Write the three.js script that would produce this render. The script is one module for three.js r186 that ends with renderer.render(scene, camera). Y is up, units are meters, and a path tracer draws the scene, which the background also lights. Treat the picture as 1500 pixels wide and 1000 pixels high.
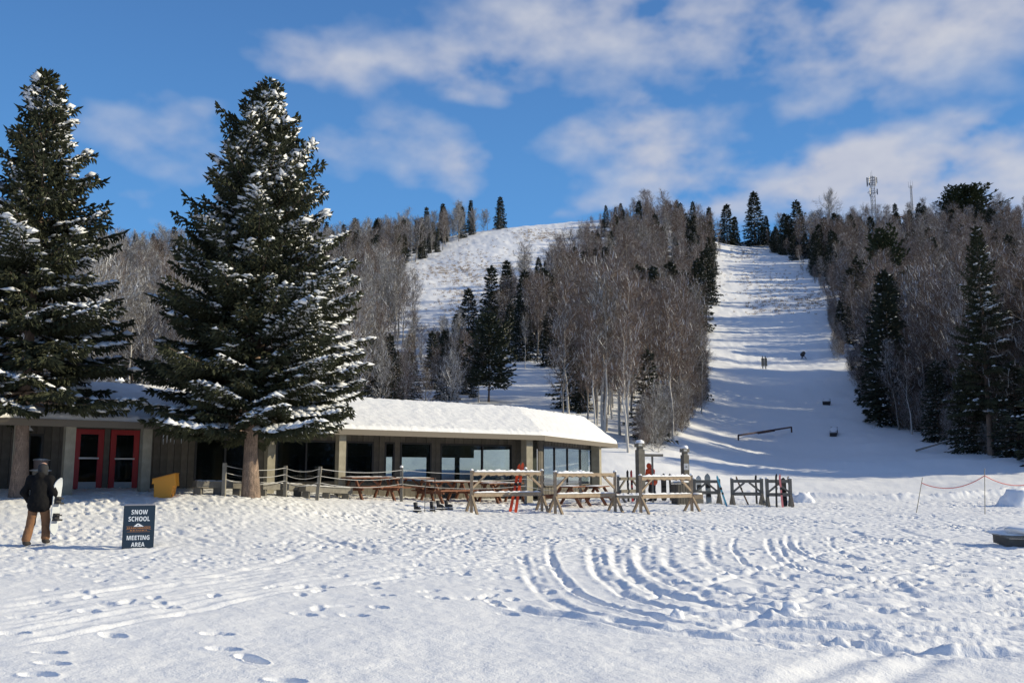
import * as THREE from 'three';
import { mergeGeometries, mergeVertices, toCreasedNormals } from 'three/addons/utils/BufferGeometryUtils.js';
import { createNoise2D, createNoise3D } from 'simplex-noise';

// ------------------------------------------------------------------ camera
const EYE = 1.65, FOC = 1350, TH = Math.atan(190 / FOC), CT = Math.cos(TH), ST = Math.sin(TH);
const scene = new THREE.Scene();
const camera = new THREE.PerspectiveCamera(2 * Math.atan(500 / FOC) * 180 / Math.PI, 1.5, 0.1, 3000);
camera.position.set(0, EYE, 0);
camera.lookAt(0, EYE + Math.tan(TH) * 100, -100);
const renderer = new THREE.WebGLRenderer({ antialias: true });
renderer.toneMapping = THREE.LinearToneMapping;
renderer.toneMappingExposure = 1.0;
renderer.shadowMap.enabled = true;

// ------------------------------------------------------------------ helpers: random numbers, pixels and rays
function rng(seed) { let a = seed >>> 0; return () => { a |= 0; a = a + 0x6D2B79F5 | 0; let t = Math.imul(a ^ a >>> 15, 1 | a); t = t + Math.imul(t ^ t >>> 7, 61 | t) ^ t; return ((t ^ t >>> 14) >>> 0) / 4294967296; }; }
const n2 = createNoise2D(rng(11)), n3 = createNoise3D(rng(12));
const clamp = (v, a, b) => Math.max(a, Math.min(b, v)), lerp = (a, b, t) => a + (b - a) * t;
const sstep = (a, b, v) => { const t = clamp((v - a) / (b - a), 0, 1); return t * t * (3 - 2 * t); };
const V = (x, y, z) => new THREE.Vector3(x, y, z);
function fbm(x, y, o = 4) { let s = 0, a = 0.5, f = 1; for (let i = 0; i < o; i++) { s += a * n2(x * f + i * 17.3, y * f - i * 9.1); a *= 0.5; f *= 2.03; } return s; }
function rayOf(px, py) { const cx = (px - 750) / FOC, cy = (500 - py) / FOC, d = CT - cy * ST; return [cx / d, (cy * CT + ST) / d]; }   // x per depth, rise per depth
function P(px, py, Z) { const [u, t] = rayOf(px, py); return V(u * Z, EYE + t * Z, -Z); }
function pix(p) { const Z = -p.z, t = (p.y - EYE) / Z, cy = (t * CT - ST) / (CT + t * ST), d = CT - cy * ST; return [750 + FOC * p.x / Z * d, 500 - FOC * cy]; }

// ------------------------------------------------------------------ sky: clear air and thin broken cloud
{
  const W = 4096, H = 2048, data = new Float32Array(W * H * 4), n = createNoise3D(rng(5));
  const f3 = (x, y, z, o) => { let s = 0, a = 0.5, f = 1; for (let i = 0; i < o; i++) { s += a * n(x * f, y * f, z * f + i * 7.7); a *= 0.52; f *= 2.1; } return s; };
  // clouds of the day, by direction: azimuth and height in hundredths of a radian, half sizes, strength
  const dir = (px, py) => { const [u, t] = rayOf(px, py); const az = Math.atan(u); return [az, Math.atan(t * Math.cos(az))]; };
  const clouds = [[980, 15, 330, 75, 0.85], [1290, 70, 240, 75, 0.95], [1450, 10, 160, 70, 0.8], [500, 85, 170, 42, 0.8], [690, 100, 90, 30, 0.5], [925, 210, 100, 75, 1.35], [980, 265, 90, 40, 0.6], [672, 240, 85, 42, 0.8],
    [1360, 245, 260, 58, 1.7], [1180, 275, 130, 40, 1.3], [220, 185, 130, 45, 0.42], [560, 205, 150, 50, 0.42], [850, 300, 60, 28, 0.5], [760, 60, 120, 70, 0.35], [340, 255, 160, 40, 0.25], [1500, 300, 160, 40, 0.9], [150, 300, 160, 30, 0.3]]
    .map(([x, y, w, h, s]) => { const [a, e] = dir(x, y); return [a, e, w / FOC, h / FOC, s]; });
  for (let j = 0; j < H; j++) for (let i = 0; i < W; i++) {
    const phi = (i + 0.5) / W * 2 * Math.PI - Math.PI, el = (j + 0.5) / H * Math.PI - Math.PI / 2;
    const y = Math.sin(el), c = Math.cos(el), x = c * Math.cos(phi), z = c * Math.sin(phi);
    const h = Math.max(0, y), k = Math.min(0.45, Math.pow(1 - h, 3.2));
    const up = sstep(0.3, 1, h); let r = lerp(0.066, 0.19, k), g = lerp(0.175, 0.57, k), b = lerp(0.45, 1.1, k); r = lerp(r, 0.035, up); g = lerp(g, 0.1, up); b = lerp(b, 0.26, up);
    if (y < 0) { r = g = 0.5; b = 0.56; }
    if (y < -0.03) { const o = (j * W + i) * 4; data[o] = r; data[o + 1] = g; data[o + 2] = b; data[o + 3] = 1; continue; }
    const az = Math.atan2(x, -z), front0 = Math.abs(az) < 0.9, w1 = front0 ? f3(x * 6, y * 9, z * 6, 3) : 0, w2 = front0 ? f3(x * 6 + 40, y * 9, z * 6, 3) : 0;
    const front = Math.abs(az) < 0.9 && el > -0.05 && el < 0.62;
    let d = 0;
    const inV = front ? sstep(0.9, 0.62, Math.abs(az)) * sstep(0.66, 0.5, el) : 0;
    if (inV > 0) for (const [a, e, sw, sh, s] of clouds) { const dx = (az + w1 * 0.06 - a) / sw, dy = (el + w2 * 0.035 - e) / sh, q = dx * dx + dy * dy; if (q < 6) d += 0.95 * s * Math.exp(-q * 1.35); }
    const fine = f3(x * 7, y * 13, z * 7, front0 ? 8 : 3), rough = f3(x * 3 + 9, y * 7, z * 3, front0 ? 5 : 3);
    const gen = sstep(0.0, 0.5, rough + 0.25 * fine) * 0.6;
    d = lerp(gen, clamp(d * (0.85 + 1.1 * fine) - 0.16, 0, 1.3), inV);
    const a = clamp(1 - Math.exp(-1.5 * Math.max(0, d)), 0, 0.9) * sstep(-0.02, 0.05, y);
    const cr = 0.59 + 0.14 * fine, cg = 0.6 + 0.13 * fine, cb = 0.67 + 0.08 * fine;
    const o = (j * W + i) * 4;
    data[o] = lerp(r, cr, a); data[o + 1] = lerp(g, cg, a); data[o + 2] = lerp(b, cb, a); data[o + 3] = 1;
  }
  const t = new THREE.DataTexture(data, W, H, THREE.RGBAFormat, THREE.FloatType);
  t.mapping = THREE.EquirectangularReflectionMapping; t.magFilter = t.minFilter = THREE.LinearFilter; t.needsUpdate = true;
  scene.background = t; scene.environment = t;
}
// ------------------------------------------------------------------ sun: low winter sun, from the side and a little behind
const SUN_AZ = 1 * Math.PI / 180, SUN_EL = 24.5 * Math.PI / 180;
{
  const s = new THREE.DirectionalLight(new THREE.Color().setRGB(1.0, 0.885, 0.64), 5.0);
  s.position.set(Math.cos(SUN_EL) * Math.cos(SUN_AZ) * 200, Math.sin(SUN_EL) * 200, Math.cos(SUN_EL) * Math.sin(SUN_AZ) * 200 - 60);
  s.target.position.set(0, 0, -60); scene.add(s, s.target);
  s.castShadow = true; Object.assign(s.shadow.camera, { left: -150, right: 150, top: 150, bottom: -150, near: 1, far: 600 }); s.shadow.mapSize.set(4096, 4096);
}

// ------------------------------------------------------------------ helpers: naming, meshes
const taken = {};
function numbered(n) { const k = taken[n] = (taken[n] ?? -1) + 1; return k ? n + '_' + String(k).padStart(3, '0') : n; }
function tag(o, label, category, group, kind) { if (label) o.userData.label = label; if (category) o.userData.category = category; if (group) o.userData.group = group; if (kind) o.userData.kind = kind; return o; }
function thing(name, label, category, pos = V(0, 0, 0), turn = 0, group, kind) { const o = new THREE.Group(); o.name = numbered(name); o.position.copy(pos); o.rotation.y = turn; scene.add(o); return tag(o, label, category, group, kind); }
function add(name, geos, mat, parent) { const list = (Array.isArray(geos) ? geos : [geos]); const cl = list.length > 1 ? list.map(clean) : list; if (cl.some((k) => !k.attributes.uv)) for (const k of cl) k.deleteAttribute('uv'); const g = cl.length > 1 ? mergeGeometries(cl) : cl[0]; const m = new THREE.Mesh(g, mat); m.name = parent ? name : numbered(name); m.castShadow = m.receiveShadow = true; (parent ?? scene).add(m); return m; }
function clean(g) { g = g.index ? g.toNonIndexed() : g; for (const k of Object.keys(g.attributes)) if (!['position', 'normal', 'uv'].includes(k)) g.deleteAttribute(k); return g; }
function metreUV(g) {   // uv in metres by the way a face points
  const p = g.attributes.position, n = g.attributes.normal, uv = new Float32Array(p.count * 2);
  for (let i = 0; i < p.count; i++) { const ax = Math.abs(n.getX(i)), ay = Math.abs(n.getY(i)), az = Math.abs(n.getZ(i)); const x = p.getX(i), y = p.getY(i), z = p.getZ(i); if (ay >= ax && ay >= az) { uv[2 * i] = z; uv[2 * i + 1] = x; } else if (ax >= az) { uv[2 * i] = z; uv[2 * i + 1] = y; } else { uv[2 * i] = x; uv[2 * i + 1] = y; } }
  g.setAttribute('uv', new THREE.BufferAttribute(uv, 2)); return g;
}
function box(w, h, d, x = 0, y = 0, z = 0, ry = 0, rz = 0, rx = 0) { const g = metreUV(new THREE.BoxGeometry(w, h, d)); if (rx) g.rotateX(rx); if (rz) g.rotateZ(rz); if (ry) g.rotateY(ry); return g.translate(x, y, z); }
function beam(a, b, w, h, over = 0) {   // a bar from a to b, w across, h high
  const d = b.clone().sub(a), L = d.length(), g = metreUV(new THREE.BoxGeometry(w, h, L + over));
  const up = Math.abs(d.y) > 0.95 * L ? V(1, 0, 0) : V(0, 1, 0);
  const m = new THREE.Matrix4().lookAt(b, a, up); m.setPosition(a.clone().add(b).multiplyScalar(0.5)); return g.applyMatrix4(m);
}
function rod(a, b, r0, r1 = r0, sides = 8) { const d = b.clone().sub(a), L = d.length(), g = new THREE.CylinderGeometry(r1, r0, L, sides); g.applyQuaternion(new THREE.Quaternion().setFromUnitVectors(V(0, 1, 0), d.normalize())); const c = a.clone().add(b).multiplyScalar(0.5); return g.translate(c.x, c.y, c.z); }
function rope(points, r, sides = 5) { return new THREE.TubeGeometry(new THREE.CatmullRomCurve3(points), Math.max(8, points.length * 6), r, sides); }
function lump(w, h, d, seed, det = 2) { const g = mergeVertices(new THREE.IcosahedronGeometry(1, det).deleteAttribute('normal').deleteAttribute('uv')), p = g.attributes.position; for (let i = 0; i < p.count; i++) { const x = p.getX(i), y = p.getY(i), z = p.getZ(i), k = 1 + 0.25 * n3(x * 1.3 + seed * 3.1, y * 1.3, z * 1.3) + 0.1 * n3(x * 3 + seed, y * 3, z * 3); p.setXYZ(i, x * k * w / 2, Math.max(y, -0.25) * k * h / 2, z * k * d / 2); } g.computeVertexNormals(); return g; }

// ------------------------------------------------------------------ materials
function noiseTex(size, f, srgb) { const d = new Uint8Array(size * size * 4); for (let j = 0; j < size; j++) for (let i = 0; i < size; i++) { const c = f(i / size, j / size), o = (j * size + i) * 4; d[o] = clamp(c[0], 0, 1) * 255; d[o + 1] = clamp(c[1], 0, 1) * 255; d[o + 2] = clamp(c[2], 0, 1) * 255; d[o + 3] = 255; } const t = new THREE.DataTexture(d, size, size); t.wrapS = t.wrapT = THREE.RepeatWrapping; t.magFilter = THREE.LinearFilter; t.minFilter = THREE.LinearMipmapLinearFilter; t.generateMipmaps = true; if (srgb) t.colorSpace = THREE.SRGBColorSpace; t.needsUpdate = true; return t; }
const tor = (u, v, f, o) => { let s = 0, a = 0.5; for (let i = 0; i < o; i++) { const A = u * 2 * Math.PI, B = v * 2 * Math.PI, R = f / 6.28; s += a * n3(Math.cos(A) * R + Math.cos(B) * R * 0.7 + i * 31, Math.sin(A) * R + i * 5, Math.sin(B) * R + Math.cos(B) * R * 0.3); a *= 0.55; f *= 2; } return s; };
const C = (r, g, b) => new THREE.Color().setRGB(r, g, b);
const std = (c, rough = 0.85, extra = {}) => new THREE.MeshStandardMaterial({ color: c, roughness: rough, ...extra });
const lattice2 = (n, seed) => { const r = rng(seed), a = Float32Array.from({ length: n * n }, () => r() * 2 - 1); return (u, v) => { const x = u * n, y = v * n, i = Math.floor(x), j = Math.floor(y), s = (t) => t * t * (3 - 2 * t), fx = s(x - i), fy = s(y - j), q = (p, o) => a[((p % n) + n) % n + n * (((o % n) + n) % n)]; return lerp(lerp(q(i, j), q(i + 1, j), fx), lerp(q(i, j + 1), q(i + 1, j + 1), fx), fy); }; };
const grain = [[14, 0.28], [31, 0.26], [67, 0.24], [140, 0.22], [256, 0.2]].map(([n, w], i) => [lattice2(n, 300 + i), w]);
const snowBump = noiseTex(512, (u, v) => { let k = 0.5; for (const [f, w] of grain) k += 0.55 * w * f(u, v); return [k, k, k]; });
snowBump.repeat.set(0.55, 0.55);
const M = {};
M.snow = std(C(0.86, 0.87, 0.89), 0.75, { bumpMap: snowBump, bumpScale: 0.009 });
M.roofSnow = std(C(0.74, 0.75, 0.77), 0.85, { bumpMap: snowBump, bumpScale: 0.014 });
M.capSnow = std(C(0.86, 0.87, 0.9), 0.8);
function wood(seed, dark, light) { const t = noiseTex(256, (u, v) => { const k = 0.5 + 0.5 * tor(u * 1, v, 3, 2) * 0.8 + 0.35 * n2(u * 90 + seed, v * 3) * 0.5 + 0.15 * n2(u * 220, v * 7 + seed); return [0, 1, 2].map((i) => Math.pow(lerp(dark[i], light[i], clamp(k, 0, 1)), 1 / 2.2)); }, true); return t; }
const wt = { grey: wood(1, [0.11, 0.10, 0.085], [0.24, 0.225, 0.19]), side: wood(2, [0.07, 0.062, 0.05], [0.15, 0.135, 0.11]), tan: wood(3, [0.23, 0.165, 0.105], [0.47, 0.37, 0.26]), red: wood(4, [0.14, 0.055, 0.03], [0.30, 0.125, 0.065]), post: wood(5, [0.21, 0.19, 0.14], [0.38, 0.35, 0.275]) };
const woodMat = (t, tint = 1) => std(C(tint, tint, tint), 0.85, { map: t });
M.side = [0.85, 1, 1.15].map((k) => woodMat(wt.side, k)); M.grey = [0.8, 1, 1.2].map((k) => woodMat(wt.grey, k)); M.tan = [0.8, 1].map((k) => woodMat(wt.tan, k)); M.red = [0.8, 1].map((k) => woodMat(wt.red, k)); M.post = woodMat(wt.post);
M.fascia = std(C(0.15, 0.13, 0.105), 0.8);
M.dark = std(C(0.02, 0.02, 0.022), 0.6); M.blackFrame = std(C(0.015, 0.015, 0.016), 0.45);
M.glass = new THREE.MeshPhysicalMaterial({ color: C(0.62, 0.7, 0.72), transmission: 1, thickness: 0, roughness: 0.02, ior: 1.5 });
M.door = std(C(0.34, 0.011, 0.014), 0.4); M.metal = std(C(0.45, 0.45, 0.46), 0.35, { metalness: 0.9 }); M.steel = std(C(0.33, 0.34, 0.35), 0.5, { metalness: 0.6 });
M.interior = std(C(0.16, 0.13, 0.10), 0.9); M.floor = std(C(0.10, 0.09, 0.08), 0.8);
M.yellow = std(C(0.62, 0.26, 0.015), 0.5); M.rope = std(C(0.42, 0.42, 0.42), 0.8); M.wire = std(C(0.3, 0.3, 0.3), 0.6);
M.orange = std(C(0.72, 0.075, 0.012), 0.45); M.black = std(C(0.018, 0.018, 0.02), 0.7); M.tanCloth = std(C(0.2, 0.1, 0.05), 0.95); M.jacket = new THREE.MeshPhysicalMaterial({ color: C(0.008, 0.008, 0.009), roughness: 0.9, specularIntensity: 0.3 }); M.skin = std(C(0.5, 0.3, 0.22), 0.6);
M.pink = std(C(0.75, 0.25, 0.22), 0.7);

// ------------------------------------------------------------------ ground: how high the snow lies, from where it shows in the photograph
const flat = [[3, 1432], [5, 1135], [7, 1008], [12, 875.6]];
const cols = [
  [-500, [[20, 801], [23, 772], [26, 740], [30, 725], [40, 708], [60, 650], [80, 615], [105, 585], [132, 555], [180, 510], [240, 460], [300, 420]]],
  [0, [[20, 801], [22.5, 770], [25, 735], [27, 719], [30, 711], [40, 698], [60, 640], [80, 605], [105, 575], [132, 540], [180, 490], [240, 430], [300, 384]]],
  [150, [[20, 801], [23, 769], [26, 732], [28, 719], [31, 712], [40, 700], [60, 640], [80, 602], [105, 570], [132, 536], [180, 484], [240, 426], [300, 381]]],
  [365, [[20, 801], [24, 763], [27.5, 729], [30, 722], [40, 704], [60, 640], [80, 595], [105, 565], [132, 530], [180, 475], [240, 420], [300, 378]]],
  [560, [[20, 801], [27, 765], [30, 741], [32.5, 732], [36, 726], [42, 716], [52, 680], [60, 645], [80, 590], [105, 558], [132, 520], [180, 450], [240, 395], [300, 364]]],
  [700, [[20, 801], [27, 770], [31, 752], [33.5, 742], [36, 735], [42, 724], [50, 690], [60, 642], [80, 587], [105, 547], [132, 511], [180, 443], [240, 380], [300, 338]]],
  [800, [[20, 801], [27, 771], [32, 750], [36, 740], [40, 733], [46, 720], [52, 690], [60, 648], [80, 588], [105, 546], [132, 510], [180, 442], [240, 378], [300, 328]]],
  [950, [[20, 801], [27, 772], [33, 751], [40, 737], [46, 722], [52, 700], [60, 664], [80, 603], [105, 550], [122, 527], [132, 515], [180, 450], [240, 385], [300, 323]]],
  [1110, [[20, 801], [27, 772], [33, 752], [40, 739], [46, 728], [52, 712], [60, 692], [70, 665], [80, 640], [105, 574], [118, 543], [131, 532], [140, 514], [160, 484], [200, 437], [250, 390], [300, 356]]],
  [1300, [[20, 801], [27, 772], [33, 753], [40, 740], [46, 728], [52, 711], [60, 686], [70, 661], [80, 638], [105, 575], [118, 544], [131, 530], [140, 512], [180, 450], [240, 392], [300, 345]]],
  [1500, [[20, 801], [27, 771], [33, 752], [40, 738], [46, 722], [52, 700], [60, 677], [80, 628], [105, 570], [132, 520], [180, 448], [240, 385], [300, 332]]],
  [1900, [[20, 801], [27, 770], [40, 735], [52, 695], [60, 672], [80, 620], [132, 515], [200, 430], [300, 345]]],
].map(([px, k]) => { const keys = [...flat, ...k]; const xs = keys.map((q) => Math.log(q[0])), ys = keys.map((q) => rayOf(750, q[1])[1]); const n = xs.length, d = [], m = []; for (let i = 0; i < n - 1; i++) d.push((ys[i + 1] - ys[i]) / (xs[i + 1] - xs[i])); m[0] = d[0]; m[n - 1] = d[n - 2]; for (let i = 1; i < n - 1; i++) m[i] = d[i - 1] * d[i] <= 0 ? 0 : 2 / (1 / d[i - 1] + 1 / d[i]); return { u: (px - 750) / FOC, xs, ys, m }; });
function colT(c, lz) { const { xs, ys, m } = c; let i = 0; while (i < xs.length - 2 && lz > xs[i + 1]) i++; const h = xs[i + 1] - xs[i], t = clamp((lz - xs[i]) / h, 0, 1), t2 = t * t, t3 = t2 * t; return (2 * t3 - 3 * t2 + 1) * ys[i] + (t3 - 2 * t2 + t) * h * m[i] + (-2 * t3 + 3 * t2) * ys[i + 1] + (t3 - t2) * h * m[i + 1]; }
function baseGround(x, z) {
  const Z0 = -z; if (Z0 < 3.2) return 0;
  const Z = Math.min(Z0, 300), u = clamp(x / Z0, cols[0].u, cols[cols.length - 1].u), lz = Math.log(Z); let i = 0; while (i < cols.length - 2 && u > cols[i + 1].u) i++;
  const t = clamp((u - cols[i].u) / (cols[i + 1].u - cols[i].u), 0, 1), q = (k) => colT(cols[clamp(k, 0, cols.length - 1)], lz);
  const a = q(i), b = q(i + 1), wa = cols[Math.max(i - 1, 0)], wb = cols[Math.min(i + 2, cols.length - 1)], du = cols[i + 1].u - cols[i].u;
  const ma = i > 0 ? (b - q(i - 1)) / (cols[i + 1].u - wa.u) * du : b - a, mb = i < cols.length - 2 ? (q(i + 2) - a) / (wb.u - cols[i].u) * du : b - a, t2 = t * t, t3 = t2 * t;
  const T = (2 * t3 - 3 * t2 + 1) * a + (t3 - 2 * t2 + t) * ma + (-2 * t3 + 3 * t2) * b + (t3 - t2) * mb;
  let h = EYE + T * Z; if (Z0 > 300) h -= 0.22 * (Z0 - 300) * sstep(300, 340, Z0);
  return h;
}
function hit(px, py, zmin = 5, zmax = 295) { const [u, t] = rayOf(px, py); let a = zmin, b = zmax; const f = (Z) => baseGround(u * Z, -Z) - (EYE + t * Z); const s = f(a) < 0; let last = a; for (let Z = a; Z < zmax; Z *= 1.01) { if ((f(Z) < 0) !== s) { b = Z; a = last; break; } last = Z; } for (let k = 0; k < 40; k++) { const m = (a + b) / 2; if ((f(m) < 0) === s) a = m; else b = m; } const Z = (a + b) / 2; return V(u * Z, baseGround(u * Z, -Z), -Z); }
function onGround(px, Z, py = 690) { const [u] = rayOf(px, py); return V(u * Z, baseGround(u * Z, -Z), -Z); }

// ------------------------------------------------------------------ snow relief: footprints, ski tracks, ruts
const tracks = [];   // polylines on the snow: points, half width, depth, how broken
function flatPt(px, py) { const h = hit(px, py, 5, 60); return [h.x, h.z]; }
function track(pts, w, d, broken = 0.5, rim = 0.35) { const c = new THREE.CatmullRomCurve3(pts.map(([a, b]) => { const q = flatPt(a, b); return V(q[0], 0, q[1]); })), n = pts.length * 7, p = c.getPoints(n).map((q) => [q.x, q.z]); let x0 = 1e9, x1 = -1e9, z0 = 1e9, z1 = -1e9; for (const [x, z] of p) { x0 = Math.min(x0, x); x1 = Math.max(x1, x); z0 = Math.min(z0, z); z1 = Math.max(z1, z); } const m = w * 3; tracks.push({ p, w, d, broken, rim, x0: x0 - m, x1: x1 + m, z0: z0 - m, z1: z1 + m, s: tracks.length * 3.7 }); }
{
  const r = rng(77);
  for (let k = 0; k < 11; k++) {   // a vehicle turned here again and again: long ruts that swing round towards the side
    const sx = 762 + k * 44 + (r() - 0.5) * 34, ey = 952 - k * 12 + (r() - 0.5) * 8, y0 = 800 - k * 1.5 + (r() - 0.5) * 12, w = 0.05 + 0.07 * r(), d = 0.05 + 0.06 * r(), q = (t) => { const e = Math.pow(t, 0.8); return [sx + (1520 - sx) * Math.pow(t, 1.75), lerp(y0, ey, 1 - Math.pow(1 - e, 2.1))]; };
    const end = k % 3 === 1 ? 0.55 : 1, pts = []; for (let t = 0; t <= end + 0.001; t += end / 8) { const [a, b] = q(t); pts.push([a + (r() - 0.5) * 10, b + (r() - 0.5) * 3]); } track(pts, w, d, 0.6, 0.6); if (r() < 0.6) track(pts.slice(0, 6).map(([a, b]) => [a + 13 + 8 * r(), b + 2]), w * 0.7, d * 0.6, 0.75, 0.5);
  }
  for (const a of [[[820, 800], [1000, 838], [1200, 848], [1500, 842]], [[930, 880], [1060, 850], [1200, 812], [1330, 790]], [[1050, 925], [1180, 880], [1350, 835], [1500, 815]]]) track(a, 0.08, 0.05, 0.6, 0.5);
  track([[740, 884], [800, 897], [870, 909], [960, 926], [1100, 936], [1250, 947], [1500, 962]], 0.13, 0.1, 0.25, 0.55);
  for (let k = 0; k < 17; k++) { const y = 826 + k * 7.6 + r() * 4, x = 960 + r() * 280; track([[x, y - 4], [x + 130, y + 4 * r()], [1350, y + 8 + 6 * r()], [1520, y + 12 + 8 * r()]], 0.07 + r() * 0.09, 0.05 + r() * 0.06, 0.45, 0.55); }
  track([[1140, 1010], [1200, 982], [1285, 955], [1340, 946]], 0.17, 0.07, 0.1, 0.3); track([[1270, 1010], [1320, 985], [1375, 962]], 0.15, 0.06, 0.1, 0.3); track([[700, 1005], [900, 985], [1150, 962]], 0.3, 0.02, 0.1, 0.1);
  for (let k = 0; k < 9; k++) { const o = -26 + k * 9 + r() * 5; track([[-20, 905 + o], [200, 870 + o * 0.85], [450, 834 + o * 0.6], [700, 812 + o * 0.4], [900, 792 + o * 0.25], [1160, 770 + o * 0.1]], 0.06 + r() * 0.06, 0.025 + r() * 0.035, 0.55, 0.4); }
  track([[800, 806], [900, 792], [1000, 781], [1140, 769]], 0.14, 0.04, 0.15, 0.3);
  for (const [a, b] of [[[240, 772], [330, 800]], [[560, 800], [690, 780]], [[430, 770], [560, 812]], [[100, 830], [260, 796]], [[300, 846], [480, 800]], [[1240, 775], [1330, 795]], [[1310, 772], [1420, 800]], [[1180, 768], [1300, 778]]]) track([a, [(a[0] + b[0]) / 2, (a[1] + b[1]) / 2 + 4], b], 0.12, 0.06, 0.7, 0.5);
}
const prints = [];   // single boot prints: x, z, turn, depth
{
  const r = rng(31);
  for (const [x, y, a] of [[318, 928, 0.2], [328, 949, 0.3], [375, 968, 0.9], [362, 962, 0.9], [55, 991, 0.4], [76, 974, 0.4], [72, 956, 0.3], [165, 930, 0.5], [245, 889, 0.2], [520, 900, 0.3], [470, 858, 0.2], [730, 886, 1.2], [722, 880, 1.2], [445, 898, 0.4], [20, 928, 0.2], [418, 998, 0.4], [640, 876, 0.6], [700, 874, 0.2], [560, 872, 0.3]]) { const [X, Z] = flatPt(x, y); prints.push([X, Z, a, 0.06]); }
  for (let k = 0; k < 150; k++) { const px = -40 + r() * 1580, y = 812 + Math.pow(r(), 1.8) * 95; if (px > 800 && y > 870) continue; const [X, Z] = flatPt(px, y); prints.push([X, Z, r() * 3, 0.025 + r() * 0.035]); }
}
const hash = (i, j, k) => { let h = Math.imul(i, 374761393) ^ Math.imul(j, 668265263) ^ Math.imul(k, 974711); h = Math.imul(h ^ h >>> 13, 1274126177); return ((h ^ h >>> 16) >>> 0) / 4294967296; };
function pits(x, z, s, dens, seed) { let v = 0; const i0 = Math.floor(x / s), j0 = Math.floor(z / s); for (let i = i0 - 1; i <= i0 + 1; i++) for (let j = j0 - 1; j <= j0 + 1; j++) { if (hash(i, j, seed) > dens) continue; const cx = (i + 0.15 + 0.7 * hash(i, j, seed + 1)) * s, cz = (j + 0.15 + 0.7 * hash(i, j, seed + 2)) * s, a = hash(i, j, seed + 3) * 6.28, dx = x - cx, dz = z - cz, ca = Math.cos(a), sa = Math.sin(a), e = (dx * ca + dz * sa) / (s * 0.46), f = (dz * ca - dx * sa) / (s * 0.27), q = e * e + f * f; if (q < 5) v += (0.5 + hash(i, j, seed + 4)) * (-Math.exp(-q * 1.6) + 0.42 * Math.exp(-(q - 1.5) * (q - 1.5) * 1.6)); } return v; }
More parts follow.
